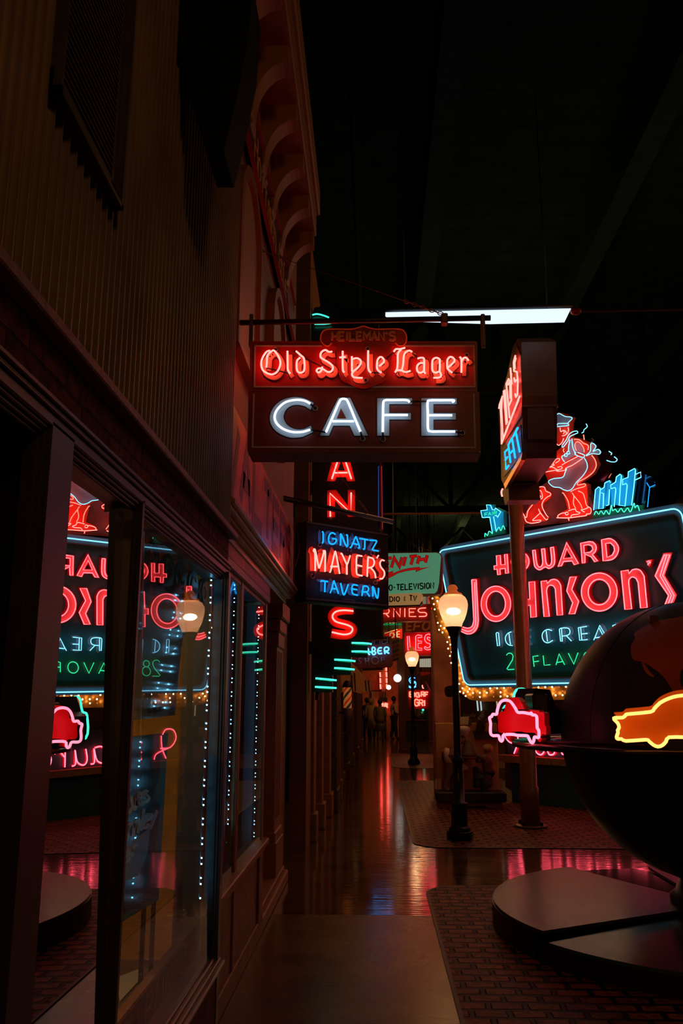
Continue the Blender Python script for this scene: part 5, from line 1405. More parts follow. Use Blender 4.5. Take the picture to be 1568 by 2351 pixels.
MB().lathe([(.125, .03), (.125, .09), (.105, .09), (.105, .14), (.088, .14), (.088, .19), (.07, .19), (.066, .23), (.03, .27), (.01, .28)], c[:3], 16).build('cake', mat('plaster brown', (.14, .07, .03), .6), t)
t = thing('child_figure', tuple(FK.pt((1122, 1808))), 'plaster child figure in red shirt and dark shorts reaching towards the cake', 'figurine')
skin('body', [fj(1123, 1770, .085), fj(1120, 1755, .09), fj(1117, 1740, .08), fj(1117, 1732, .04), fj(1118, 1722, .07), fj(1113, 1722, .02), fj(1117, 1786, .05), fj(1118, 1802, .035), fj(1114, 1806, .03), fj(1126, 1788, .05, .05), fj(1127, 1803, .035, .05), fj(1123, 1807, .03, .05), fj(1107, 1748, .035), fj(1097, 1747, .03), fj(1091, 1745, .032), fj(1106, 1741, .035, -.1), fj(1099, 1735, .03, -.1), fj(1094, 1732, .03, -.1)],
     chainE(0, 1, 2, 3, 4, 5) + chainE(0, 6, 7, 8) + chainE(0, 9, 10, 11) + chainE(2, 12, 13, 14) + chainE(2, 15, 16, 17), FLESH, t)
skin('shirt', [fj(1122, 1760, .09), fj(1119, 1750, .1), fj(1117, 1740, .09), fj(1110, 1744, .05)], chainE(0, 1, 2) + chainE(2, 3), mat('plaster red', (.16, .02, .015)), t)
skin('shorts', [fj(1124, 1764, .1), fj(1122, 1775, .1), fj(1116, 1779, .06), fj(1128, 1779, .06, .05)], chainE(0, 1, 2) + chainE(1, 3), NAVY, t)
MB().ball(fj(1120, 1718, 0)[:3], .078, 12, 8, (1, 1, .9)).build('hair', mat('plaster blond', (.5, .27, .07), .6), t)
t = thing('dog_figure', tuple(FK.pt((1098, 1808))), 'dark plaster dog sitting between the cook and the child figure', 'figurine')
skin('body', [fj(1105, 1802, .11), fj(1100, 1785, .10), fj(1095, 1773, .07), fj(1091, 1765, .065), fj(1084, 1766, .03), fj(1112, 1806, .05), fj(1092, 1800, .035), fj(1088, 1808, .03), fj(1096, 1803, .035, -.1), fj(1091, 1809, .03, -.1)],
     chainE(0, 1, 2, 3, 4) + [(0, 5), (1, 6), (6, 7), (1, 8), (8, 9)], NAVY, t)
skin('ear', [fj(1097, 1764, .03, -.05), fj(1099, 1772, .035, -.06), fj(1098, 1778, .02, -.05)], chainE(0, 1, 2), NAVY, t)
t = thing('bronze_relief', tuple(PY(13.80).pt((1110, 1700))), 'small dark bronze figure on a ledge fixed to the upper part of the tan panel', 'figurine')
slab(PY(13.80), [(1087, 1678), (1146, 1680), (1146, 1698), (1092, 1696)], 0, .098, mat('bronze', (.07, .04, .02), .45, .4), t, 'ledge')
def bj(px, py, r):
    p = PY(13.74).pt((px, py))
    return (p.x, p.y, p.z, r)
skin('body', [bj(1103, 1660, .08), bj(1106, 1648, .075), bj(1110, 1638, .04), bj(1113, 1628, .05), bj(1112, 1672, .045), bj(1101, 1680, .03), bj(1098, 1672, .045), bj(1096, 1684, .03), bj(1114, 1655, .03), bj(1118, 1660, .03)], chainE(0, 1, 2, 3) + chainE(0, 4, 5) + chainE(0, 6, 7) + chainE(1, 8, 9), mat('bronze', (.07, .04, .02)), t)
for i, px in enumerate((1002, 1010, 1141, 1151)):
    t = thing('picket_sign', fj(px, 1806, 0)[:3], ('small cream picket left of the cook figure', 'second small cream picket just left of the cook figure', 'small cream picket right of the child figure', 'outermost small cream picket at the right end of the plinth')[i], 'picket')
    slab(PY(YF - .1), [(px - 4, 1790), (px - 1, 1787), (px + 3, 1791), (px + 3, 1812), (px - 4, 1812)], 0, .02, mat('picket cream', (.45, .30, .17), .6), t, 'board')

# ================================================================== diner sign on its brown pole
ZX = 1.75
ZF = PX(ZX, (1130, 770, .17448))
t = thing('diner_sign', (2.01, 11.63, 0), 'tall brown arrow shaped sign on a thick pole with red ZIPS and blue EAT neon', 'sign')
BRN = mat('sign brown', (.17, .055, .022), .45, noise=.2, nscale=4)
prof = [ZF.pt(p) for p in ((330, 40), (385, 90), (402, 800), (398, 1540), (395, 1620), (165, 1990), (120, 1900), (110, 1440), (75, 960), (205, 480), (270, 160))]
MB().prism(prof, (.40, 0, 0)).build('cabinet', BRN, t)
face = [ZF.pt(p, .012) for p in ((320, 140), (372, 260), (392, 800), (385, 1050), (140, 1440), (112, 1430), (80, 960), (210, 490))]
MB().prism(face, (.012, 0, 0)).build('red_face', mat('zip face red', (.28, .035, .012), .4), t)
face = [ZF.pt(p, .010) for p in ((370, 1180), (392, 1560), (205, 1800), (150, 1860), (140, 1470))]
MB().prism(face, (.012, 0, 0)).build('dark_face', mat('zip face dark', (.02, .02, .03), .4), t)
tip = [ZF.pt(p) for p in ((395, 1500), (390, 1640), (165, 2010), (195, 2215), (150, 2000), (140, 1880))]
MB().prism([ZF.pt(p, .02) for p in ((395, 1540), (380, 1640), (170, 2020), (150, 1960))], (.05, 0, 0)).build('gold_edge', mat('gold edge', (.7, .34, .05), .25, .8), t)
a0, a1 = ZF.pt((165, 1990)), ZF.pt((395, 1620))
mb = MB()
mb.prism([a0, a0 + Vector((0, -.28, -.02)), a0 + Vector((0, -.30, -.26)), a0 + Vector((0, .05, -.24)), a0 + Vector((0, .22, -.02))], (.40, 0, 0))
mb.build('arrow_tail', BRN, t)
for yy, z0, z1 in ((ZF.pt((402, 950)).y, ZF.pt((402, 1400)).z, ZF.pt((402, 950)).z),):
    MB().box(ZX + .05, ZX + .35, yy - .012, yy + .02, z0, z1).build('end_hatch', mat('hatch brown', (.15, .05, .022), .5), t)
    MB().box(ZX - .01, ZX + .41, yy - .02, yy + .1, z1, z1 + .03).build('end_trim', BRN, t)
neon_z = [
 [[(88, 960), (96, 912), (135, 800), (108, 960), (122, 1425), (360, 800)], [(130, 830), (122, 960), (142, 1360), (345, 850)]],
 [[(150, 730), (186, 1170)], [(167, 718), (197, 1150)]],
 [[(185, 640), (228, 1085)], [(185, 640), (215, 572), (247, 630), (252, 850), (215, 935)], [(205, 650), (222, 620), (235, 660), (238, 830)]],
 [[(240, 430), (256, 640)], [(252, 500), (248, 560)]],
 [[(305, 268), (282, 350), (287, 470), (325, 480), (337, 600), (332, 780), (312, 812), (302, 770)], [(310, 300), (295, 360), (298, 440)], [(288, 560), (300, 612), (322, 585)]]]
for st in neon_z: neon(ZF, st, .0105, N_OLD, t, .05, 'neon_letter', smooth=False)
for st in ([[(212, 1490), (166, 1535), (182, 1762), (216, 1712)], [(172, 1640), (200, 1600)]], [[(240, 1672), (212, 1440), (260, 1350), (302, 1612)], [(226, 1560), (288, 1500)]], [[(276, 1332), (336, 1216)], [(312, 1280), (362, 1532)]]):
    neon(ZF, st, .0125, N_EAT, t, .05, 'neon_letter', smooth=False)
POLE = mat('pole brown', (.26, .10, .028), .3, .25, noise=.15)
pz = ZF.pt((165, 1990)).z - .1
MB().lathe([(.124, 0), (.124, .50), (.108, .52), (.098, pz + 1.2)], (2.01, 11.63, 0), 28).build('pole', POLE, t)
mb = MB().lathe([(.20, .006), (.21, .012), (.21, .03), (.19, .036)], (2.01, 11.63, 0), 28)
flg = mb.build('base_flange', mat('flange', (.12, .045, .02), .4), t)
for k in range(4):
    g = R(45 + 90 * k)
    MB().lathe([(.02, .03), (.02, .07), (.012, .085)], (2.01 + .168 * math.cos(g), 11.63 + .168 * math.sin(g), 0), 8).build('bolt', DARK, flg)

# ================================================================== street lamps
def street_lamp(label):
    t = thing('street_lamp', (0, 0, 0), label, 'street lamp', None)
    IR = mat('black iron', (.016, .017, .017), .3, .3)
    MB().lathe([(.0, 0), (.157, 0), (.157, .09), (.15, .10)], n=8).build('foot', IR, t)
    MB().lathe([(.13, .095), (.13, .135), (.105, .15), (.098, .165), (.094, .38), (.104, .40), (.104, .42), (.07, .43), (.06, .85), (.058, .88), (.07, .90), (.07, .925), (.05, .95), (.043, 1.02), (.040, 2.2), (.042, 2.3), (.05, 2.38), (.075, 2.45), (.098, 2.50), (.10, 2.515), (.0, 2.516)]).build('post', IR, t)
    gm = MATS.get('lamp globe')
    if not gm:
        gm = bpy.data.materials.new('lamp globe')
        gm.use_nodes = True
        nt = gm.node_tree
        nt.nodes.remove(nt.nodes['Principled BSDF'])
        tr = nt.nodes.new('ShaderNodeBsdfTransparent')
        tr.inputs[0].default_value = (1, .74, .46, 1)
        tl = nt.nodes.new('ShaderNodeBsdfTranslucent')
        tl.inputs[0].default_value = (.25, .15, .10, 1)
        df = nt.nodes.new('ShaderNodeBsdfDiffuse')
        df.inputs[0].default_value = (.26, .15, .09, 1)
        m0 = nt.nodes.new('ShaderNodeMixShader')
        m0.inputs[0].default_value = .25
        nt.links.new(tl.outputs[0], m0.inputs[1])
        nt.links.new(df.outputs[0], m0.inputs[2])
        m1 = nt.nodes.new('ShaderNodeMixShader')
        n = nt.nodes.new('ShaderNodeTexNoise')
        n.inputs['Scale'].default_value = 120
        tc = nt.nodes.new('ShaderNodeTexCoord')
        nt.links.new(tc.outputs['Object'], n.inputs['Vector'])
        nt.links.new(math_node(nt, 'MULTIPLY', n.outputs['Fac'], .5), m1.inputs[0])
        nt.links.new(m0.outputs[0], m1.inputs[1])
        nt.links.new(tr.outputs[0], m1.inputs[2])
        nt.links.new(m1.outputs[0], nt.nodes['Material Output'].inputs[0])
        MATS['lamp globe'] = gm
    prof = [(.098, 2.516), (.112, 2.56), (.14, 2.61), (.165, 2.68), (.182, 2.75), (.186, 2.79), (.178, 2.84), (.155, 2.885), (.118, 2.915)]
    gl = MB().lathe(prof).build('lamp_globe', gm, t)
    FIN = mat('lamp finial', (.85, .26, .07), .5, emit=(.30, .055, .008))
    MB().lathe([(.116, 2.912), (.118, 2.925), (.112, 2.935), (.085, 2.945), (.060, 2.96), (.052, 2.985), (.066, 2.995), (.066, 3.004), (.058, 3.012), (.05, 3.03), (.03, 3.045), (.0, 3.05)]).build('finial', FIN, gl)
    MB().ball((0, 0, 2.71), .072, 12, 8, (1.25, 1, .62)).build('bulb', glow('lamp bulb', (70, 54, 38)), gl)
    return t
sl = street_lamp('near black street lamp with a glowing acorn globe in front of the ice cream sign')
sl.location = (.99, 10.6, 0)
far_lamp = copy_tree(sl, (.99, 22.85, 0), 'farther black street lamp with a glowing acorn globe before the red LES sign')
for o in (sl, far_lamp): o['group'] = 'street lamps along the walk'
# ================================================================== the big globe with a ring of neon cars
GX, GY, GZ, GR_ = 2.41, 6.55, 1.345, 1.0
t = thing('earth_globe', (GX, GY, 0), 'huge dark earth globe with rust continents and a ring round its middle', 'globe')
def globe_mat():
    m = mat('globe paint', (.05, .05, .05), .45, spec=.2)
    nt = m.node_tree
    b = nt.nodes['Principled BSDF']
    g = nt.nodes.new('ShaderNodeTexCoord')
    n = nt.nodes.new('ShaderNodeTexNoise')
    n.inputs['Scale'].default_value = 5
    n.inputs['Detail'].default_value = 5
    nt.links.new(g.outputs['Object'], n.inputs['Vector'])
    r = nt.nodes.new('ShaderNodeValToRGB')
    r.color_ramp.elements[0].color = (.022, .040, .050, 1)
    r.color_ramp.elements[1].color = (.04, .058, .066, 1)
    nt.links.new(n.outputs['Fac'], r.inputs[0])
    nt.links.new(r.outputs[0], b.inputs['Base Color'])
    return m
MB().ball((GX, GY, GZ), GR_, 72, 40).build('sphere', globe_mat(), t)
# land: outlines drawn on the sphere as thin raised plates
def sphere_pt(p, k=1.0):
    d = ray(*p).normalized()
    oc = EY - Vector((GX, GY, GZ))
    rr = GR_ * k
    b_ = oc.dot(d)
    disc = b_ * b_ - (oc.dot(oc) - rr * rr)
    return EY + d * (-b_ - math.sqrt(max(0, disc)))
def land(P, name, m):
    from mathutils.geometry import delaunay_2d_cdt
    pts = sm2(P, 3, True)
    xs, ys = [p[0] for p in pts], [p[1] for p in pts]
    n = len(pts)
    verts = [Vector(p) for p in pts]
    step = 9
    def inside(x, y):
        c = False
        for i in range(n):
            (x1, y1), (x2, y2) = pts[i - 1], pts[i]
            if (y1 > y) != (y2 > y) and x < (x2 - x1) * (y - y1) / (y2 - y1) + x1: c = not c
        return c
    gx = min(xs)
    while gx < max(xs):
        gy = min(ys)
        while gy < max(ys):
            if inside(gx, gy) and min((gx - px) ** 2 + (gy - py) ** 2 for px, py in pts) > 16: verts.append(Vector((gx, gy)))
            gy += step
        gx += step
    vs, es, fs = delaunay_2d_cdt(verts, [], [list(range(n))], 1, 1e-4)[:3]
    mb = MB()
    mb.add([sphere_pt((v.x, v.y), 1.004) for v in vs], [tuple(f) for f in fs], True)
    return mb.build(name, m, t)
LAND = mat('land rust', (.50, .14, .02), .45, noise=.15, nscale=3)
land([(1458, 1452), (1500, 1428), (1540, 1420), (1600, 1412), (1660, 1425), (1700, 1460), (1690, 1500), (1650, 1510), (1640, 1540), (1600, 1525), (1575, 1530), (1562, 1545), (1564, 1575), (1590, 1585), (1600, 1610), (1580, 1605), (1550, 1592), (1528, 1560), (1508, 1540), (1480, 1522), (1466, 1518), (1452, 1512), (1448, 1485), (1458, 1465)], 'continent', LAND)
land([(1473, 1520), (1480, 1524), (1490, 1540), (1500, 1550), (1502, 1554), (1494, 1553), (1482, 1543), (1476, 1530)], 'peninsula', LAND)
land([(1600, 1600), (1640, 1605), (1670, 1640), (1660, 1680), (1630, 1690), (1605, 1640)], 'continent', LAND)
mb = MB()
for lon in (205, 160, 250, 300, 20, 60, 110):
    mb.tube([Vector((GX, GY, GZ)) + Vector((math.cos(R(lon)) * math.cos(R(a)), math.sin(R(lon)) * math.cos(R(a)), math.sin(R(a)))) * 1.001 for a in range(-86, 87, 4)], .003, 4)
mb.build('seams', mat('seam line', (.01, .01, .01), .6), t)
mb = MB()
q = sphere_pt((1500, 1428))
mb.box(q.x - .03, q.x + .03, q.y - .02, q.y + .02, q.z - .02, q.z + .045)
mb.tube([q + Vector((.02, 0, .0)), q + Vector((.10, 0, .01))], .01, 6)
mb.build('top_clip', mat('clip brown', (.14, .05, .025), .5), t)
# ring
RZ = 1.30
RI, RO = 1.06, 1.37
ringm = mat('ring metal', (.035, .032, .032), .22, .6)
mb = MB()
mb.lathe([(RI, 0), (RO, 0), (RO + .005, .018), (RO, .036), (RI, .036), (RI, 0.0001)], (GX, GY, RZ - .03), 96)
mb.f = [f for f in mb.f if len(f) == 4]
mb.sm = mb.sm[:len(mb.f)]
mb.build('ring', ringm, t)
MB().tube(smooth_path([(GX + 1.2 * math.cos(R(a)), GY + 1.2 * math.sin(R(a)), RZ + .02 + .012 * math.sin(a)) for a in range(150, 235, 6)], 3), .012, 6).build('ring_cable', SOOT, t)
# drum base and fanned plates
MB().lathe([(.0, 0), (.30, 0), (.30, .24), (.26, .27), (.20, .40), (.0, .40)], (GX, GY, 0), 32).build('hub', BLACK, t)
def wedge(a0, a1, r, z, h, m, name, cx=GX, cy=GY):
    P = [(cx, cy)] + [(cx + r * math.cos(R(a0 + (a1 - a0) * i / 24)), cy + r * math.sin(R(a0 + (a1 - a0) * i / 24))) for i in range(25)]
    MB().prism([(x, y, z) for x, y in P], (0, 0, -h)).build(name, m, t)
PLT = mat('plate top', (.060, .040, .024), .27, 0, noise=.15, nscale=2)
GLS = mat('plate gloss', (.07, .05, .04), .10, 0, coat=.8)
PLB = mat('plate blue lit', (.035, .065, .075), .25, 0, noise=.15)  # blue light falling on this plate is put into its colour
wedge(118, 209, 1.56, .185, .02, PLT, 'fan_plate')
wedge(92, 118, 1.5, .155, .02, GLS, 'fan_plate')
wedge(213, 292, 1.62, .150, .02, PLB, 'fan_plate')
wedge(292, 450, 1.5, .17, .02, PLT, 'fan_plate')
mb = MB()
P = [(GX + 1.57 * math.cos(R(a)), GY + 1.57 * math.sin(R(a)), .165) for a in range(118, 210, 4)] + [(GX, GY, .165)]
mb.prism(P, (0, 0, -.165))
P = [(GX + 1.60 * math.cos(R(a)), GY + 1.60 * math.sin(R(a)), .13) for a in range(209, 293, 4)] + [(GX, GY, .13)]
mb.prism(P, (0, 0, -.13))
P = [(GX + 1.47 * math.cos(R(a)), GY + 1.47 * math.sin(R(a)), .135) for a in range(292, 479, 6)] + [(GX, GY, .135)]
mb.prism(P, (0, 0, -.135))
mb.build('base_skirt', BLACK, t)
# neon cars on the ring
def car(pl, tube_p, back_p, back_off, mt, mb_, name_lab, r, lab):
    c = pl.pt((sum(p[0] for p in tube_p) / len(tube_p), max(p[1] for p in tube_p)))
    t = thing('neon_car', (c.x, c.y, RZ), lab, 'neon sign')
    slab(pl, back_p, back_off, .05, mb_, t, 'back_plate')
    neon(pl, [tube_p], r, mt, t, 0, 'car_tube', smooth=False, closed=True, n=8)
    mbx = MB()
    for k in (len(tube_p) // 5, len(tube_p) // 2, 4 * len(tube_p) // 5):
        p = pl.pt(tube_p[k])
        mbx.tube([p, p - pl.n * (-back_off)], .006, 6)
    mbx.build('tube_posts', SOOT, t)
    return t
pc = Pl((1.16, 6.12, 1.4), (-.80, -.60, 0), (1120, 1580, .12755))
tp = [(155, 470), (170, 400), (195, 310), (235, 245), (290, 218), (350, 218), (405, 240), (455, 300), (500, 370), (540, 435), (640, 438), (750, 460), (780, 445), (795, 480), (850, 485), (880, 520), (885, 640), (890, 720), (915, 760), (918, 870), (900, 890), (840, 880), (825, 950), (798, 985), (765, 955), (730, 885), (700, 855), (540, 850), (450, 832), (285, 842), (270, 920), (245, 955), (215, 925), (190, 855), (100, 855), (55, 825), (45, 740), (50, 640), (30, 540), (45, 518), (70, 510), (90, 468)]
tp = sm2(tp, 3, True)
bp = [(x + 135 + (0 if y > 300 else 10), y - 52) for x, y in tp]
bp = [(min(x, 1050), y if y < 860 else y + 40) for x, y in bp]
car(pc, tp, bp, -.13, N_ROSE, mat('car red', (.85, .015, .03), .4), '', .0105, 'pink neon outline car with a red back plate at the left end of the ring')
oc = Pl((1.98, 5.32, 1.4), (-.30, -.95, 0), (1300, 1400, .17092))
ot = [(640, 1470), (655, 1450), (760, 1448), (800, 1412), (840, 1400), (1130, 1372), (1180, 1330), (1260, 1250), (1380, 1190), (1500, 1158), (1640, 1150), (1740, 1175), (1830, 1240), (1900, 1330), (2100, 1345), (2160, 1380), (2180, 1440), (2200, 1560), (2195, 1680), (2150, 1712), (2050, 1715), (2030, 1770), (1975, 1815), (1910, 1800), (1870, 1740), (1840, 1712), (1600, 1712), (1380, 1712), (1340, 1770), (1290, 1820), (1230, 1838), (1170, 1815), (1110, 1765), (1070, 1745), (800, 1762), (745, 1735), (690, 1735), (675, 1710), (695, 1650), (690, 1620), (710, 1580), (690, 1520)]
ot = sm2(ot, 2, True)
ob = [(x + (2 if x < 700 else -8), y - 76 if y < 1500 else (y - 20 if y < 1700 else y - 25)) for x, y in ot]
car(oc, ot, ob, -.09, N_AMBER, mat('car orange', (.95, .26, .012), .4), '', .0105, 'large amber neon outline car with an orange back plate on the ring')
gc = Pl((1.38, 7.34, 1.4), (-.80, .60, 0))
t = thing('neon_car', (1.38, 7.34, RZ), 'dark back of a green neon car standing behind the pink one on the ring', 'neon sign')
yv = Vector((.6, .8, 0))
base = Vector((1.42, 7.36, RZ))
n_ = Vector((-.80, .60, 0))
out = [(-.40, .03), (.40, .03), (.42, .20), (.25, .26), (.16, .40), (-.12, .41), (-.25, .28), (-.42, .24)]
MB().prism([base + yv * a + Vector((0, 0, b)) for a, b in out], n_ * .16).build('back_plate', mat('car back dark', (.02, .022, .022), .4), t)
mb = MB()
ln_ = smooth_path([base + yv * (a * .8) + Vector((0, 0, b * .9 + .03)) + n_ * .19 for a, b in out], 4, True)
mb.tube(ln_, .010, 6, True)
mb.build('car_tube', N_MINT, t)
MB().tube([base + n_ * .1 + Vector((0, 0, .2)), base + n_ * .3 + yv * .42 + Vector((0, 0, .1))], .006, 6).build('tube_posts', SOOT, t)
t = thing('transformer_box', (1.26, 6.75, RZ), 'black transformer box on the ring behind the pink neon car', 'box')
MB().bevbox(1.20, 1.32, 6.60, 6.95, RZ + .006, RZ + .36, .012).build('case', BLACK, t)

# ================================================================== lights and fittings overhead
FLP = PY(8.6)
t = thing('fluorescent_light', tuple(FLP.pt((1120, 735))), 'long white fluorescent light box hanging in the dark above the signs', 'light')
slab(FLP, [(885, 717), (1311, 708), (1300, 731), (1127, 735), (900, 728)], 0, .10, glow('fluorescent', (.86, 1.1, 1.35)), t, 'diffuser')
a, b = FLP.pt((880, 712)), FLP.pt((1316, 704))
MB().tube([a + Vector((0, .06, .03)), b + Vector((0, .06, .03))], .03, 6).build('housing', DARK, t)
for x in (930, 1260):
    p = FLP.pt((x, 708))
    MB().tube([p + Vector((0, .06, 0)), Vector((p.x, p.y + .06, 8.61))], .008, 5).build('drop_rod', DARK, t)
t = thing('alarm_bell', tuple(FLP.pt((1322, 715))), 'small red alarm bell at the right end of the fluorescent light', 'bell')
p = FLP.pt((1322, 715))
MB().ball(p, .058, 14, 8, (1.1, .6, .75)).build('gong', mat('bell red', (.45, .015, .015), .35), t)
MB().tube([p, p + Vector((4.0, .0, .0))], .012, 6).build('conduit', mat('red pipe', (.12, .02, .02), .5), t)
t = thing('roof_pipe', (.2, 16, 6.0), 'thin rust pipe crossing the dark hall below the roof', 'pipe')
pz = PY(16).pt((1000, 1180))
MB().tube([(-.7, 16, pz.z), (9, 16, pz.z + .05)], .02, 6).build('pipe', mat('rust pipe', (.3, .1, .04)), t)

# ================================================================== things in the shop windows
def led_string(name, pts, label, r=.0035, mm=LED, top=2.3):
    t = thing(name, tuple(pts[-1]), label, 'string lights', 'white LED strings in the shop windows')
    MB().tube([(pts[0][0], pts[0][1], top)] + list(pts), .0018, 5).build('wire', mat('led wire', (.05, .08, .10), .4), t)
    d0 = None
    L = 0
    k = 0
    for a, b in zip(pts, pts[1:]): L += (Vector(b) - Vector(a)).length
    pos = 0.02
    i = 0
    me = MB().ball((0, 0, 0), r, 6, 4).build('bulb', mm, None)
    dat = me.data
    bpy.data.objects.remove(me)
    while pos < L - .01:
        s, q = pos, None
        for a, b in zip(pts, pts[1:]):
            a, b = Vector(a), Vector(b)
            l = (b - a).length
            if s <= l:
                q = a.lerp(b, s / l)
                break
            s -= l
        if q is None: break
        o = bpy.data.objects.new('bulb', dat)
        COL.objects.link(o)
        o.parent, o.matrix_parent_inverse = t, INV[t.name]
        o.location = q + Vector((.006, 0, 0))
        pos += .024 if i % 2 == 0 else .056
        i += 1
    return t
LW = PX(-.757)
a, b = LW.pt((477, 1318)), LW.pt((461, 2068))
y = (a.y + b.y) / 2
led_string('string_light', [(-.757, 3.80, a.z), (-.757, 3.80, b.z)], 'white LED string hanging down the right edge of the near shop window')
L2 = PX(-.862)
for (p, q, lab) in (((539, 1338), (531, 1905), 'white LED string hanging in the left pane of the second shop window'), ((592, 1380), (588, 1925), 'white LED string hanging in the right pane of the second shop window')):
    a, b = L2.pt(p), L2.pt(q)
    y = 5.07 if p[0] < 560 else 6.17
    led_string('string_light', [(-.862, y, a.z), (-.862, y, max(b.z, .60))], lab, .0030, top=2.45)
# the grey side board lit blue where the strings hang in front of it
t = thing('side_board', (-1.3, 6.28, .6), 'pale grey pegboard strip standing behind the LED string of the far pane', 'board')
MB().bevbox(-.96, -.885, 6.24, 6.27, .57, 2.4, .004).build('board', mat('grey display board', (.25, .27, .3)), t)
t = thing('side_board', (-1.3, 5.1, .6), 'pale grey pegboard strip standing behind the LED string of the near pane', 'board')
MB().bevbox(-.98, -.885, 5.14, 5.17, .57, 2.4, .004).build('board', mat('grey display board', (.25, .27, .3)), t)
# bottle rack low in the second window
t = thing('bottle_row', (-1.2, 5.8, .56), 'row of amber bottles low in the right pane of the second shop window', 'bottles')
AMB = mat('amber glass', (.30, .09, .02), .15, coat=.5)
for k in range(7):
    MB().lathe([(.028, 0), (.028, .15), (.012, .20), (.012, .26), (.015, .265), (.0, .27)], (-.98, 5.3 + k * .11, .56), 12).build('bottle', AMB, t)
# posters
t = thing('blue_poster', (-.92, 3.3, .6), 'tall glossy teal poster with white brush script standing in the near shop window', 'poster')
DP = PX(-.90)
corners = [(268, 1695), (386, 1682), (364, 2066), (258, 2130)]
slab(DP, corners, 0, .02, mat('poster teal', (.02, .28, .30), .22, coat=.6), t, 'board')
slab(DP, [(270, 1706), (340, 1692), (368, 1720), (366, 1790), (350, 1830), (368, 1850), (352, 1990), (357, 2055), (262, 2112)], .003, .002, mat('poster dark', (.02, .035, .05), .22, coat=.6), t, 'dark_field')
WS = mat('poster white', (.50, .52, .56), .35)
for w, q in (('Cues', ((286, 1815), (340, 1800), (345, 1835), (292, 1868))), ('arnley', ((282, 1880), (364, 1845), (358, 1885), (276, 1940))), ('er', ((282, 1950), (318, 1925), (322, 1950), (284, 1985)))):
    for c, st in text_strokes(w, q, .12): paint(DP, st, 6.5, WS, t, .006, .002, 'painted_letter', smooth=False)
slab(DP, [(272, 1960), (345, 1900), (338, 1960), (318, 2010), (272, 2030)], .005, .002, mat('poster pale', (.25, .27, .32), .4), t, 'pale_swoosh')
mb = MB()
for px in (330, 352):
    p = DP.pt((px, 2095), -.05)
    mb.box(p.x - .008, p.x + .008, p.y - .008, p.y + .008, .50, p.z + .2)
mb.build('easel_legs', DARK, t)
t = thing('pale_poster', (-.86, 3.2, 1.45), 'large pale grey poster with a dark curve behind the lamp reflection in the near window', 'poster')
PW = Pl((-.835, 3.3, 1.75), (1, 0, -.06))
slab(PW, [(290, 1245), (300, 1240), (424, 1330), (422, 1440), (402, 1642), (290, 1655)], 0, .02, mat('pale poster', (.20, .27, .30), .14, coat=.5), t, 'board')
slab(PW, sm2([(296, 1300), (360, 1330), (425, 1430), (412, 1475), (385, 1500), (345, 1520), (300, 1520)], 3, True), .003, .002, mat('poster dark', (.02, .035, .05)), t, 'dark_curve')
for w, q in (('SEED', ((340, 1628), (375, 1622), (375, 1632), (340, 1637))),):
    for c, st in text_strokes(w, q): paint(PW, st, 1.0, SOOT, t, .004, .002, smooth=False)
# hanging letter ovals
OV = mat('oval black', (.010, .012, .012), .4)
OG = mat('oval gold', (.34, .14, .05), .5)
OP = PX(-.79)
for ch, px, py, rx, ry, lab in (('S', 142, 1160, 22, 56, 'black oval plaque at the left edge of the first window, only partly lit'), ('I', 229, 1208, 23, 51, 'black oval plaque with a tan letter I in the first window'), ('L', 312, 1258, 13, 42, 'black oval plaque just right of the window post behind the letter glow'), ('N', 352, 1284, 14, 40, 'black oval plaque second from the window post in the near window'), ('D', 388, 1309, 13, 38, 'black oval plaque with letter D left of the ampersand'), ('&', 417, 1327, 12, 36, 'black oval plaque with an ampersand'), ('C', 445, 1345, 10.5, 34, 'black oval plaque with letter C right of the ampersand'), ('O', 468, 1360, 9, 32, 'black oval plaque with letter O at the right end of the row')):
    c = OP.pt((px, py))
    t = thing('letter_oval', tuple(c), lab, 'letter plaque', 'oval letter plaques hanging in the near shop window')
    e = OP.pt((px + rx, py))
    ryw = abs(OP.pt((px, py + ry)).z - c.z)
    rxw = abs(OP.pt((px + rx, py + rx * .6)).y - c.y)
    MB().prism([(c.x, c.y + rxw * math.cos(R(g)), c.z + ryw * math.sin(R(g))) for g in range(0, 360, 12)], (-.012, 0, 0)).build('oval', OV, t)
    pl = YZ(c.x + .003)
    hh, ww = ryw * .55, rxw * .5
    for c2, st in text_strokes(ch, ((c.y - ww, c.z + hh), (c.y + ww, c.z + hh), (c.y + ww, c.z - hh), (c.y - ww, c.z - hh)), 0): paint(pl, st, .012, OG, t, 0, .002, 'painted_letter', smooth=False)
    MB().tube([(c.x - .006, c.y, c.z + ryw), (c.x - .006, c.y, 2.3)], .0015, 4).build('cord', SOOT, t)
# papers and the lettered board at the sill
for i, (P, lab) in enumerate((([(290, 2168), (355, 2146), (385, 2164), (340, 2205)], 'white sheet of paper lying on the display shelf near the poster'), ([(268, 2245), (320, 2225), (330, 2240), (275, 2300)], 'white sheet of paper half hidden behind the sill at the bottom of the near window'))):
    pl = PZ(.504)
    t = thing('paper_sheet', tuple(pl.pt(P[0])), lab, 'paper')
    MB().prism([pl.pt(p) for p in P], (0, 0, .002)).build('sheet', mat('paper', (.46, .50, .58), .7), t)
t = thing('sill_board', (-.75, 3.0, .6), 'dark board with faded tan letters along the bottom of the near shop window', 'board')
MB().box(-.795, -.775, 2.52, 3.88, .505, .66).build('board', mat('sill board', (.03, .025, .018), .5), t)
MB().box(-.80, -.77, 2.52, 3.88, .66, .675).build('edge', mat('sill edge', (.20, .10, .03), .5), t)
wall_text('SIGN PAINTING', -.772, 2.6, 3.8, .54, .64, .012, mat('faded tan letter', (.16, .09, .03), .6), t, depth=.002)

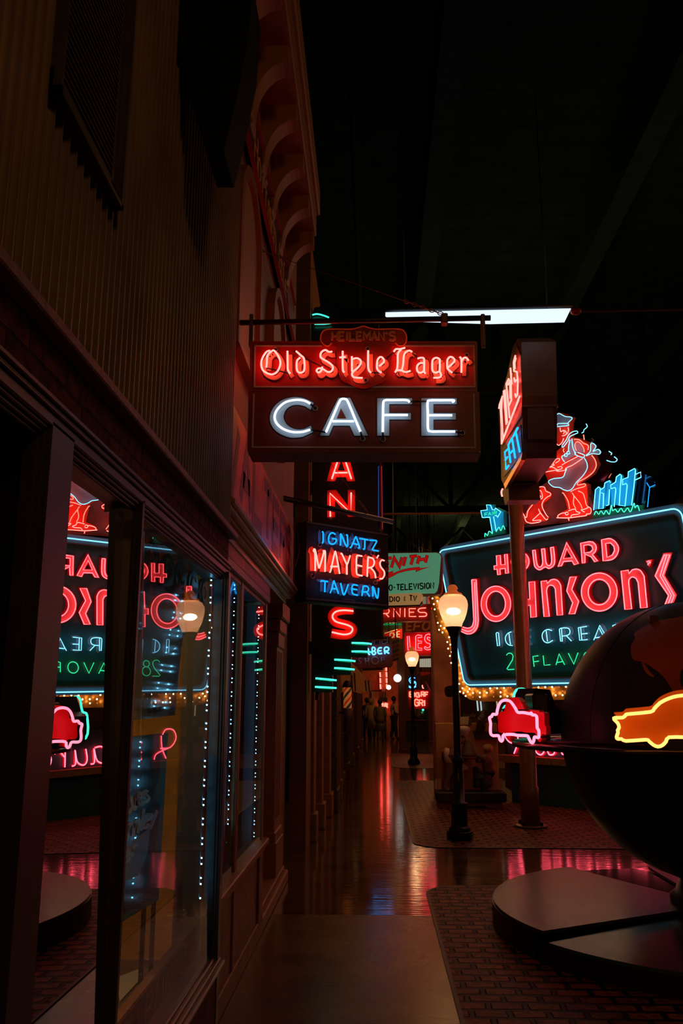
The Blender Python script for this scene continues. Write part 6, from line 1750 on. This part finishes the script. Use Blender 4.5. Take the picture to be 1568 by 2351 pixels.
# ================================================================== people at the far end
SK = mat('skin deep', (.10, .05, .03), .6)
def person(name, loc, face, label, top, legs, h=1.7, coat=None, skirt=None, stride=.10, hair=True, hood=None, arm=0, skin_m=None, shoe=None):
    t = thing(name, loc, label, 'person')
    k = h / 1.72
    X = Vector(loc)
    c, s = math.cos(face), math.sin(face)
    def J(x, y, z, r):           # x to the figure's right, y forward
        return (X.x + (x * c + y * s) * k, X.y + (-x * s + y * c) * k, X.z + z * k, r * k)
    body = [J(0, 0, .92, .105), J(0, 0, 1.12, .115), J(0, 0, 1.32, .13), J(0, 0, 1.45, .055), J(0, .02, 1.53, .06), J(0, .03, 1.62, .085), J(0, .02, 1.70, .06),
            J(.10, 0, .86, .085), J(.11, stride * .3, .48, .06), J(.11, -.02 + stride, .09, .042), J(.11, .12 + stride, .045, .035),
            J(-.10, 0, .86, .085), J(-.11, -stride * .1, .48, .06), J(-.11, -.02 - stride, .09, .042), J(-.11, .12 - stride, .045, .035),
            J(.19, 0, 1.38, .058), J(.24, -.02, 1.12, .045), J(.22, .08 + arm, .92 + arm * .8, .036), J(.21, .12 + arm * 1.2, .84 + arm * .9, .035),
            J(-.19, 0, 1.38, .058), J(-.24, -.02, 1.12, .045), J(-.22, .08 + arm, .92 + arm * .8, .036), J(-.21, .12 + arm * 1.2, .84 + arm * .9, .035)]
    E_ = chainE(0, 1, 2, 3, 4, 5, 6) + chainE(0, 7, 8, 9, 10) + chainE(0, 11, 12, 13, 14) + chainE(2, 15, 16, 17, 18) + chainE(2, 19, 20, 21, 22)
    skin('body', body, E_, skin_m or SK, t)
    up = lambda j, d: (*j[:3], j[3] + d * k)
    b = body
    skin('top', [up(b[1], .022), up(b[2], .022), up(b[15], .018), up(b[16], .018), up(b[17], .012), up(b[19], .018), up(b[20], .018), up(b[21], .012), J(0, 0, .98, .125), J(0, 0, 1.45, .07)], [(0, 1), (1, 2), (2, 3), (3, 4), (1, 5), (5, 6), (6, 7), (0, 8), (1, 9)], top, t)
    if legs: skin('trousers', [up(b[0], .022), up(b[7], .018), up(b[8], .024), up(b[9], .026), up(b[11], .018), up(b[12], .024), up(b[13], .026)], [(0, 1), (1, 2), (2, 3), (0, 4), (4, 5), (5, 6)], legs, t)
    if skirt:
        prof = [(.15 * k, 1.0 * k), (.17 * k, .85 * k), (.21 * k, .42 * k), (.20 * k, .42 * k), (.13 * k, 1.0 * k)]
        MB().lathe(prof, X, 20).build('skirt', skirt, t)
    if coat:
        m_, z0 = coat
        MB().lathe([(.08 * k, 1.44 * k), (.17 * k, 1.38 * k), (.185 * k, 1.15 * k), (.18 * k, .95 * k), (.215 * k, z0 * k), (.20 * k, z0 * k), (.10 * k, 1.40 * k)], X, 20).build('coat', m_, t)
    p = J(0, .015, 1.64, .1)
    if hood:
        MB().ball((p[0], p[1], p[2] - .02), .125 * k, 14, 8, (1, 1, 1.1)).build('hood', hood, t)
    elif hair:
        MB().ball((p[0] - .02 * s, p[1] - .02 * c, p[2] + .012), .105 * k, 14, 8, (1, 1, 1.12)).build('hair', mat('dark hair', (.012, .010, .008), .6), t)
    mbx = MB()
    for i in (10, 14):
        q, r_ = b[i], b[i - 1]
        mbx.ball(((q[0] + r_[0]) / 2, (q[1] + r_[1]) / 2, .042 * k), .085 * k, 10, 6, (.55 + .5 * abs(s), .55 + .5 * abs(c), .5))
    mbx.build('shoes', shoe or mat('shoe black', (.012, .012, .012), .5), t)
    return t
def gx(px, y): 
    return PZ(0).pt((px, 1611 + 85 * 40 / y)).x if 0 else (EY + ray(px, 1695) * (y / ray(px, 1695).y)).x
COATT = mat('tan coat', (.36, .23, .09), .8)
OLIVE = mat('olive jacket', (.16, .105, .045), .8)
PALE = mat('pale shirt', (.55, .34, .26), .8)
DK = mat('dark cloth', (.014, .016, .020), .8)
JEAN = mat('jeans', (.02, .055, .085), .8)
person('person', (gx(853, 37.0), 37.0, 0), 0, 'person in a long tan hooded coat and jeans seen from behind', COATT, JEAN, 1.72, coat=(COATT, .46), hood=COATT, stride=.03)
person('person', (gx(873, 36.0), 36.0, 0), 0, 'person in an olive jacket and tan skirt seen from behind', OLIVE, None, 1.66, skirt=mat('tan skirt', (.20, .14, .06), .8), coat=(OLIVE, .80), stride=.05)
person('person', (gx(905, 37.6), 37.6, 0), R(70), 'person in a pale shirt and dark trousers standing side on by the brown post', PALE, DK, 1.80, stride=.08, arm=.14)
person('person', (gx(843, 38.0), 38.0, 0), R(20), 'person in dark clothes mostly hidden behind the tan coat', DK, DK, 1.74, stride=.05)
person('person', (gx(963, 37.5), 37.5, 0), R(-30), 'person in a grey top and dark trousers beyond the far lamp post', mat('grey top', (.12, .09, .06), .8), DK, 1.72, stride=.06)
# things far off on the right of the walk
t = thing('cafe_counter', (1.9, 36, 0), 'dark low counter with small red and green glints beyond the far lamp post', 'counter')
c0, c1 = gx(935, 34), gx(985, 34)
MB().bevbox(c0, c1, 36.4, 37, 0, .8, .02).build('counter', mat('dark counter', (.02, .016, .014), .3), t)
MB().bevbox(c0 - .05, c1 + .05, 36.35, 37.05, .8, .86, .02).build('counter_top', mat('red top', (.12, .015, .012), .3), t)
pl = PY(36.3, (820, 1520, .12755))
for p, m_ in (((1185, 860), N_MINT), ((1170, 905), glow('dim green', (.01, .16, .05)))):
    MB().ball(pl.pt(p), .05, 8, 6).build('pilot_light', m_, t)
t = thing('street_canopy', (2.2, 27, 2.2), 'dark gabled canopy with a red lit underside beyond the far street lamp', 'canopy')
pl = PY(28.5, (820, 1520, .12755))
slab(pl, [(1115, 175), (1345, 175), (1415, 520), (1330, 520), (1240, 340), (1130, 460)], 0, .6, mat('canopy brown', (.09, .03, .015), .7), t, 'gable')
for px in (1150, 1320):
    a = pl.pt((px, 190), -.3)
    MB().tube([a, (a.x, a.y, 8.61)], .02, 6).build('hanger_rod', DARK, t)
slab(pl, [(1135, 180), (1320, 180), (1300, 225), (1150, 250)], .02, .02, mat('bright red sign', (.7, .008, .012)), t, 'red_panel')
t = thing('rear_building', (3.2, 30, 0), 'dark brown building front closing the view behind the far red signs', 'building')
MB().box(1.25, 6.5, 39.0, 39.6, 0, 6.5).build('front', mat('rear brown', (.10, .04, .02), .8), t)
MB().bevbox(1.6, 2.4, 38.9, 39.0, 0, 2.1, .02).build('doorway', BLACK, t)
